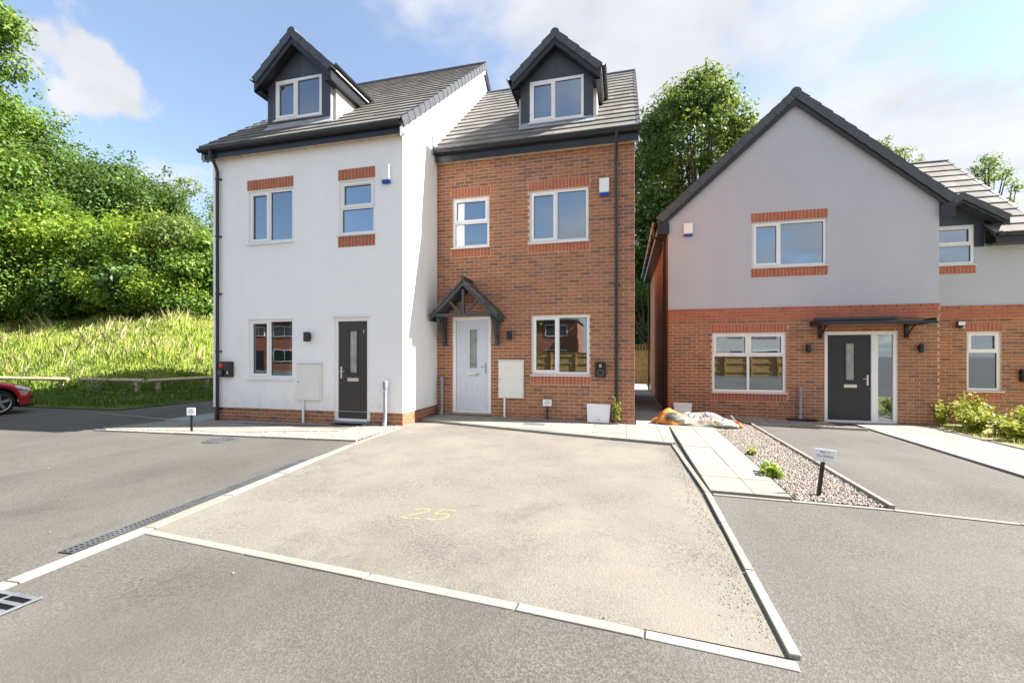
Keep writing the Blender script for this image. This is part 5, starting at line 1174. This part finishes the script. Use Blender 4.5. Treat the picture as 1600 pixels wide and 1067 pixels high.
# ------------------------------------------------------------------ vegetation
def fast_mesh(name, V, Fq, mat):
    me = bpy.data.meshes.new(name); n = len(Fq); k = Fq.shape[1]
    me.vertices.add(len(V)); me.vertices.foreach_set('co', V.astype(np.float32).ravel())
    me.loops.add(n * k); me.loops.foreach_set('vertex_index', Fq.astype(np.int32).ravel())
    me.polygons.add(n); me.polygons.foreach_set('loop_start', (np.arange(n) * k).astype(np.int32))
    me.update(calc_edges=True); me.materials.append(MATS[mat]); return me
def leaves(P, Nrm, size, aspect=.55):
    """one bent diamond leaf for each point"""
    n = len(P); r = rng.normal(size=(n, 3)); Nn = Nrm / np.linalg.norm(Nrm, axis=1, keepdims=True)
    a = np.cross(Nn, r); a /= np.linalg.norm(a, axis=1, keepdims=True) + 1e-9; b = np.cross(Nn, a)
    s = (size * rng.uniform(.6, 1.35, n))[:, None]
    V = np.stack([P - a * s * .5, P + b * s * aspect * .5 + Nn * s * .06, P + a * s * .5 - Nn * s * .1, P - b * s * aspect * .5 + Nn * s * .06], 1).reshape(-1, 3)
    return V, np.arange(4 * n).reshape(n, 4)
def crown_points(blobs, n):
    w = np.array([b[3] ** 2 for b in blobs]); w /= w.sum(); idx = rng.choice(len(blobs), n, p=w); C = np.array([b[:3] for b in blobs])[idx]; Rr = np.array([b[3] for b in blobs])[idx]
    sq = np.array([b[4] if len(b) > 4 else .8 for b in blobs])[idx]
    d = rng.normal(size=(n, 3)); d /= np.linalg.norm(d, axis=1, keepdims=True); rad = Rr * rng.uniform(.35, 1., n) ** .45 * (1 + rng.normal(0, .07, n)); off = d * rad[:, None]; off[:, 2] *= sq
    nr = d + np.array([0, 0, .55]) + rng.normal(0, .55, (n, 3)); return C + off, nr
def tree(x, y, z0, h, rx, label, n, mat, size=.2, base=.25, nb=34, group='trees', name='tree', cat='tree', sparse=1., rsub=.30, seed=0, shape=1.0):
    rs = np.random.default_rng(seed + int(abs(x * 13 + y * 7))); t = tag(empty(name, (x, y, z0)), label, cat, group)
    zc0, zc1 = z0 + h * base, z0 + h; hz = (zc1 - zc0) / 2; blobs = []
    for i in range(nb):
        u = rs.uniform(-1, 1); a = rs.uniform(0, 6.283); rr = math.sqrt(max(0, 1 - abs(u) ** (2.2 * shape))) * rs.uniform(.35, .92) ** .7; r = rx * rsub * rs.uniform(.7, 1.35)
        blobs.append((x + rx * rr * math.cos(a), y + rx * rr * math.sin(a), zc0 + hz + u * (hz - r * .6), r, rs.uniform(.6, .85)))
    wide = [(b[0], b[1], b[2], b[3] * 1.55, b[4]) for b in blobs]; P, Nr = crown_points(blobs, int(n * .68)); P2, N2 = crown_points(wide, n - int(n * .68)); P, Nr = np.concatenate([P, P2]), np.concatenate([Nr, N2]); P[:, 2] = np.maximum(P[:, 2], z0 + .1)
    # loose shoots standing out of the crown make its outline ragged
    ns = max(20, n // 260); bi = rs.integers(0, len(blobs), ns); SP_, SN = [], []
    for i in bi:
        b = blobs[i]; d = rs.normal(size=3); d[2] = abs(d[2]) * .9 + .25; d /= np.linalg.norm(d); o_ = np.array(b[:3]) + d * b[3] * .8; ln = b[3] * rs.uniform(.5, 1.15); tt = rs.uniform(0, 1, 22)[:, None]; dr_ = np.array([0, 0, -.35 * ln])
        SP_.append(o_ + d * ln * tt + dr_ * tt * tt + rs.normal(0, .07 + size * .25, (22, 3))); SN.append(rs.normal(0, .6, (22, 3)) + np.array([0, 0, .8]))
    P, Nr = np.concatenate([P] + SP_), np.concatenate([Nr] + SN); P[:, 2] = np.maximum(P[:, 2], z0 + .1)
    V, Fq = leaves(P, Nr, size); obj('crown', fast_mesh('crown', V, Fq, mat), t)
    tr = MB(); th = zc0 + hz * .9 - z0; r0 = max(.05, h * .017)
    tr.tube([(x, y, z0 - .2), (x + .1, y, z0 + th * .35), (x - .08, y + .1, z0 + th * .7), (x, y, z0 + th * 1.15)], [r0, r0 * .8, r0 * .55, r0 * .15], 9)
    for b in blobs[::2]:
        s = rs.uniform(.3, .9); tr.tube([(x, y, z0 + th * s), ((x + b[0]) / 2, (y + b[1]) / 2, (z0 + th * s + b[2]) / 2 + .1 * r0), (b[0], b[1], b[2])], [r0 * .4, r0 * .25, r0 * .08], 5, False)
    tr.build('trunk', 'bark', t, True, fix=False); return t
def pp(px, t): d = raydir(px, 500); return d.x * t, d.y * t
def bt(px, t, top, rx, label, n, mat, **k):
    """tree standing on the bank, `top` = pixel row its crown reaches"""
    x, y = pp(px, t); z0 = bank(x, y); tree(x, y, z0, CAM_H + (YH - top) / F * t - z0, rx, label, n, mat, **k)
BG = 'trees and bushes behind the grass bank'
bt(-160, 24, -140, 4.6, 'tall mid green tree cut off by the left edge of the picture', 90000, 'leaf_mid', size=.27, base=.04, nb=170, group=BG, rsub=.24, shape=2.4)
bt(105, 37, 222, 6.0, 'broad dark green tree left of the gap over the bank', 30000, 'leaf_dark', size=.27, base=.08, nb=44, group=BG)
bt(205, 38, 266, 5.2, 'rounded dark green tree sloping down towards the white house', 26000, 'leaf_dark', size=.27, base=.08, nb=40, group=BG)
bt(18, 34, 160, 4.8, 'dark leafy tree rising behind the tall left tree', 26000, 'leaf_mid', size=.25, base=.08, nb=40, group=BG)
bt(268, 41, 315, 3.4, 'lower dark tree at the end of the dark row', 12000, 'leaf_dark', size=.27, base=.08, nb=26, group=BG)
bt(312, 46, 278, 4.2, 'pale olive thin tree just beside the white house corner', 9000, 'leaf_olive', size=.25, base=.1, nb=26, group=BG, rsub=.25)
bt(250, 50, 290, 3.0, 'pale grey green tree peeping over the row', 5000, 'leaf_olive', size=.25, base=.1, nb=20, group=BG)
for i, (px, t, top, rx, mat, lab) in enumerate([
    (5, 28.2, 395, 2.3, 'leaf_bright', 'yellow green bush above the red car, at the left edge'), (55, 29, 300, 2.9, 'leaf_mid', 'large mid green bush under the tall left tree'), (100, 28, 345, 2.5, 'leaf_bright', 'light green bush in the middle of the bank row'),
    (150, 28.5, 322, 2.8, 'leaf_bright', 'yellow green arching bush below the dark tree'), (197, 27.3, 356, 2.3, 'leaf_mid', 'dense mid green bush with pale undersides'), (238, 28, 338, 2.7, 'leaf_bright', 'light green bush right of the dense middle bush'),
    (290, 27.5, 340, 2.7, 'leaf_olive', 'tall dusty green bush near the white house wall'), (330, 27, 372, 2.2, 'leaf_mid', 'mid green bush partly hidden by the white house'), (60, 27, 392, 2.0, 'leaf_mid', 'low green bush in front of the large bush'),
    (125, 26.6, 405, 1.8, 'leaf_dark', 'low dark bramble bush at the top of the meadow'), (172, 26, 415, 1.9, 'leaf_bright', 'low pale green bush at the top of the grass'), (225, 25.8, 400, 1.8, 'leaf_dark', 'low dark bush between two pale ones'), (262, 25.4, 428, 1.8, 'leaf_bright', 'low spreading bush with yellow green shoots'), (312, 25.6, 405, 1.9, 'leaf_mid', 'low leafy bush close to the white house corner')]):
    bt(px, t, top, rx, lab, 13000 if rx > 2 else 7500, mat, size=[.16, .22, .19, .26][i % 4], base=.0, nb=[22, 34, 46][i % 3], group=BG, name='bush', cat='bush', rsub=[.38, .28, .33][i % 3], shape=[1.2, 1.8, 1.0][i % 3], seed=i)
def gt(px, t, top, rx, label, n, mat, **k):
    x, y = pp(px, t); tree(x, y, g(x), CAM_H + (YH - top) / F * t - g(x), rx, label, n, mat, **k)
RG = 'trees behind the houses'
gt(1092, 31, 128, 4.6, 'big leafy tree between the brick house and the grey house', 66000, 'leaf_tree', size=.26, base=.06, nb=150, group=RG, rsub=.21, shape=1.5)
gt(1012, 34, 215, 3.6, 'darker tree tucked behind the right edge of the brick house', 30000, 'leaf_dark', size=.27, base=.0, nb=60, group=RG)
gt(1006, 30, 380, 2.2, 'dark shrub mass above the fence at the end of the side path', 9000, 'leaf_dark', size=.2, base=.0, nb=26, group=RG)
gt(1388, 36, 205, 2.3, 'thin pale treetop over the gable slope of the grey house', 5200, 'leaf_olive', size=.2, base=.35, nb=60, group=RG, rsub=.2)
gt(1542, 33, 243, 2.1, 'small sparse treetop above the tiled wing roof', 4600, 'leaf_mid', size=.2, base=.35, nb=60, group=RG, rsub=.2)
for i, (x, y, h, lab) in enumerate([(-11, -19, 9, 'round tree across the road behind the fence, mirrored at the left'), (4, -21, 12, 'taller tree across the road behind the fence, mirrored in the grey house')]):
    tree(x, y, -.3, h, 3.2, lab, 7000, 'leaf_mid', size=.34, base=.15, nb=30, group='trees across the road')
# long grass, weeds
def blades(n, area, hmin, hmax, wid, mat, name, label, zf, mask=None, lean=.35):
    x = rng.uniform(area[0], area[1], n); y = rng.uniform(area[2], area[3], n)
    if mask is not None: k = mask(x, y); x, y = x[k], y[k]
    n = len(x); z = np.array([zf(a, b) for a, b in zip(x, y)]); h = rng.uniform(hmin, hmax, n) * (.85 + .35 * np.sin(x * .9 + 2 * np.sin(y * .7)) * np.sin(y * 1.1 + x * .4) + .25 * np.sin(x * 3.1) * np.sin(y * 2.7)); a = rng.uniform(0, 6.283, n); l = rng.uniform(0, lean, n) * h; w = wid * rng.uniform(.6, 1.4, n)
    P = np.stack([x, y, z - .02], 1); dx = np.stack([np.cos(a), np.sin(a), 0 * a], 1); sx = np.stack([-np.sin(a), np.cos(a), 0 * a], 1) * w[:, None]
    mid = P + np.stack([0 * h, 0 * h, h * .6], 1) + dx * (l * .35)[:, None]; tip = P + np.stack([0 * h, 0 * h, h], 1) + dx * l[:, None]
    V = np.stack([P - sx, P + sx, mid + sx * .8, tip, mid - sx * .8], 1).reshape(-1, 3); o = obj(name, fast_mesh(name, V, np.arange(5 * n).reshape(n, 5), mat)); return tag(o, label, 'grass', kind='stuff')
def inset(x, y): return np.minimum(-13.2 - x, y - 8.9)
blades(240000, (-36, -13.2, 8.9, 32), .22, .60, .010, 'grass_tall', 'long_grass', 'tall yellow green meadow grass covering the sunny bank', bank, lambda x, y: (inset(x, y) > 2.3 + .5 * np.sin(x * 1.7) * np.sin(y * 2.1)) & (inset(x, y) < 14))
blades(9000, (-34, -13.2, 8.9, 30), .5, .9, .006, 'straw', 'seed_stalks', 'pale seeding grass stalks standing above the meadow', bank, lambda x, y: (inset(x, y) > 2.6) & (inset(x, y) < 12) & (np.sin(x * .8 + y * .5) + np.sin(y * 1.3 - x * .4) > -.6), .5)
blades(60000, (-30, -13.2, 8.9, 26), .08, .26, .012, 'weed_green', 'verge_grass', 'short green verge grass along the tarmac edge', bank, lambda x, y: (inset(x, y) > .02 + .12 * np.sin(y * 3)) & (inset(x, y) < 3.6))
blades(9000, (6.45, 12, 5.0, 12.4), .03, .12, .006, 'grass_tall', 'bed_grass', 'thin dry grass in the planting bed by the grey house wing', lambda x, y: g(x) + .03)
# docks and nettles standing in clumps through the meadow
cl = rng.uniform([-30, 10.5], [-14, 27], (150, 2)); cl = cl[(inset(cl[:, 0], cl[:, 1]) > 2.2) & (inset(cl[:, 0], cl[:, 1]) < 11)]; P = []
for cx_, cy_ in cl:
    k = rng.integers(30, 90); hh = rng.uniform(.35, .85); q = rng.normal(0, .28, (k, 2)); P.append(np.column_stack([cx_ + q[:, 0], cy_ + q[:, 1], [bank(cx_ + a, cy_ + b) for a, b in q] + rng.uniform(.05, hh, k)]))
P = np.concatenate(P); V, Fq = leaves(P, rng.normal(size=(len(P), 3)) * .7 + np.array([0, 0, .8]), .12, .4)
tag(obj('meadow_weeds', fast_mesh('meadow_weeds', V, Fq, 'weed_green')), 'clumps of green docks and nettles in the meadow grass', 'weeds', kind='stuff')
# leafy weeds round the knee rails
n = 44000; x = rng.uniform(-27, -13.3, n); y = rng.uniform(9.2, 24, n); k = (inset(x, y) > .4) & (inset(x, y) < 4.2) & (np.sin(x * 2.3 + 1) * np.sin(y * 1.9) > -.55); x, y = x[k], y[k]
ht = .16 + .30 * np.clip(inset(x, y) - .8, 0, 2) * (.6 + .4 * np.sin(x * 3.1) * np.cos(y * 2.7)); z = np.array([bank(a, b) for a, b in zip(x, y)]) + rng.uniform(0, 1, len(x)) * ht
V, Fq = leaves(np.stack([x, y, z], 1), rng.normal(size=(len(x), 3)) * .6 + np.array([0, 0, 1.]), .10, .5)
tag(obj('weeds', fast_mesh('weeds', V, Fq, 'weed_green')), 'leafy green weeds crowding the low timber rails', 'weeds', kind='stuff')
def shrub(x, y, z0, h, r, label, mat, n=420, size=.06, stems=7, name='shrub', group=None, cat='shrub'):
    t = tag(empty(name, (x, y, z0)), label, cat, group); m = MB(); P = []; Nr = []
    for i in range(stems):
        a = random.uniform(0, 6.28); q = random.uniform(.3, 1) * r; hh = h * random.uniform(.6, 1.); tip = Vector((x + q * math.cos(a), y + q * math.sin(a), z0 + hh)); b = Vector((x + .03 * math.cos(a), y + .03 * math.sin(a), z0 - .02)); md = (b + tip) / 2 + Vector((0, 0, .08 * h))
        m.tube([b, md, tip], [.007, .005, .002], 5, False)
        for j in range(n // stems):
            f = random.uniform(.18, 1.02); p = b.lerp(md, min(1, f * 2)) if f < .5 else md.lerp(tip, f * 2 - 1); P.append((p.x + random.gauss(0, r * .16), p.y + random.gauss(0, r * .16), max(z0 + .01, p.z + random.gauss(0, .035)))); Nr.append((random.gauss(0, .7), random.gauss(0, .7), 1))
    m.build('stems', 'bark', t, fix=False); V, Fq = leaves(np.array(P), np.array(Nr), size, .5); obj('foliage', fast_mesh('foliage', V, Fq, mat), t); return t
SG = 'young shrubs in the bed by the grey house wing'
for x, y, h, r, lab in [(6.72, 11.75, .62, .26, 'upright yellow green shrub against the wall by the side light'), (7.05, 11.35, .55, .34, 'bushy yellow shrub second from the grey house corner'), (7.35, 11.75, .75, .28, 'taller thin shrub with reddish tips near the wall'), (7.1, 10.55, .45, .34, 'low bright shrub at the path edge below the wing window'),
                     (7.55, 10.7, .62, .34, 'rounded yellow shrub in the middle of the bed'), (7.45, 9.75, .48, .36, 'leafy shrub leaning over the path edge'), (8.0, 10.1, .60, .36, 'larger yellow green shrub at the right edge of the picture'), (7.2, 9.1, .42, .30, 'lowest shrub nearest the camera in the bed'), (8.1, 11.2, .5, .34, 'pale shrub below the narrow wing window'), (6.85, 10.95, .4, .3, 'small shrub at the path edge in front of the upright one'), (6.95, 10.0, .38, .32, 'small leafy shrub spilling on the path kerb, middle of the row'), (7.75, 9.3, .5, .36, 'broad yellow green shrub in the front part of the bed'), (7.9, 10.65, .5, .34, 'yellow shrub between the rounded one and the pale one')]:
    shrub(x, y, g(x) + .03, h, r, lab, 'leaf_yellow', 620, .08, 10, group=SG)
shrub(-.16, YB - .14, g(-.2) + .05, .55, .09, 'climbing weed growing up the downpipe of the brick house', 'leaf_yellow', 260, .05, 6, 'weed', cat='weed')
shrub(1.74, 5.98, g(1.74) + .02, .13, .2, 'green weed sprouting between the slabs and the gravel', 'leaf_bright', 130, .10, 8, 'weed', cat='weed')
shrub(1.84, 7.25, g(1.84) + .02, .06, .09, 'small yellow weed in the gravel behind the green weed', 'leaf_yellow', 70, .07, 5, 'weed', cat='weed')
shrub(1.75, 9.72, g(1.75) + .03, .10, .06, 'tiny green weed at the front of the sack', 'leaf_yellow', 40, .05, 4, 'weed', cat='weed')
shrub(-16.9, 10.75, bank(-16.9, 10.75), .55, .3, 'white flowering weed below the knee rail', 'petal', 60, .06, 8, 'weed', cat='weed')
# bits of litter and dried leaves on the tarmac
m = MB()
for i in range(34):
    for _ in range(30):
        x, y = random.uniform(-9, 5), random.uniform(1.6, 6)
        if not (-3.6 < x < .8 and 2.6 < y): break
    if (x > .85 and x < 4.8 and y > 4.95): continue
    s = random.uniform(.006, .018); a = random.uniform(0, 3.1); z = g(x) + .006
    m.quad(*[(x + s * c * math.cos(a) - s * .5 * d * math.sin(a), y + s * c * math.sin(a) + s * .5 * d * math.cos(a), z + .004 * e) for c, d, e in ((-1, -.6, 0), (.7, -1, 1), (1, .5, 0), (-.4, 1, 1.5))])
tag(m.build('litter', 'slab', fix=False), 'pale flakes and dried leaves scattered on the tarmac', 'litter', kind='stuff')
# loose stones gathered against the right kerb of the bay
m = MB()
for i in range(1300):
    if random.random() < .75: y = random.uniform(2.5, 7.5); x = .77 - abs(random.gauss(0, .10)) - .02
    else: x = random.uniform(-3.4, .7); y = random.uniform(2.7, 7.4)
    if not (-3.5 < x < .77 and 2.52 - .06 * x < y < 7.5): continue
    r = random.uniform(.0025, .007); z = g(x) + .006; a = random.uniform(0, 3); ca, sa_ = math.cos(a) * r, math.sin(a) * r
    m.add([(x + ca, y + sa_, z), (x - sa_, y + ca, z), (x - ca, y - sa_, z), (x + sa_, y - ca, z), (x, y, z + r * .8)], [(0, 1, 4), (1, 2, 4), (2, 3, 4), (3, 0, 4)])
tag(m.build('loose_stones', 'grit', fix=False), 'loose grit gathered along the right kerb of the dusty bay', 'grit', kind='stuff')
print('all ok')
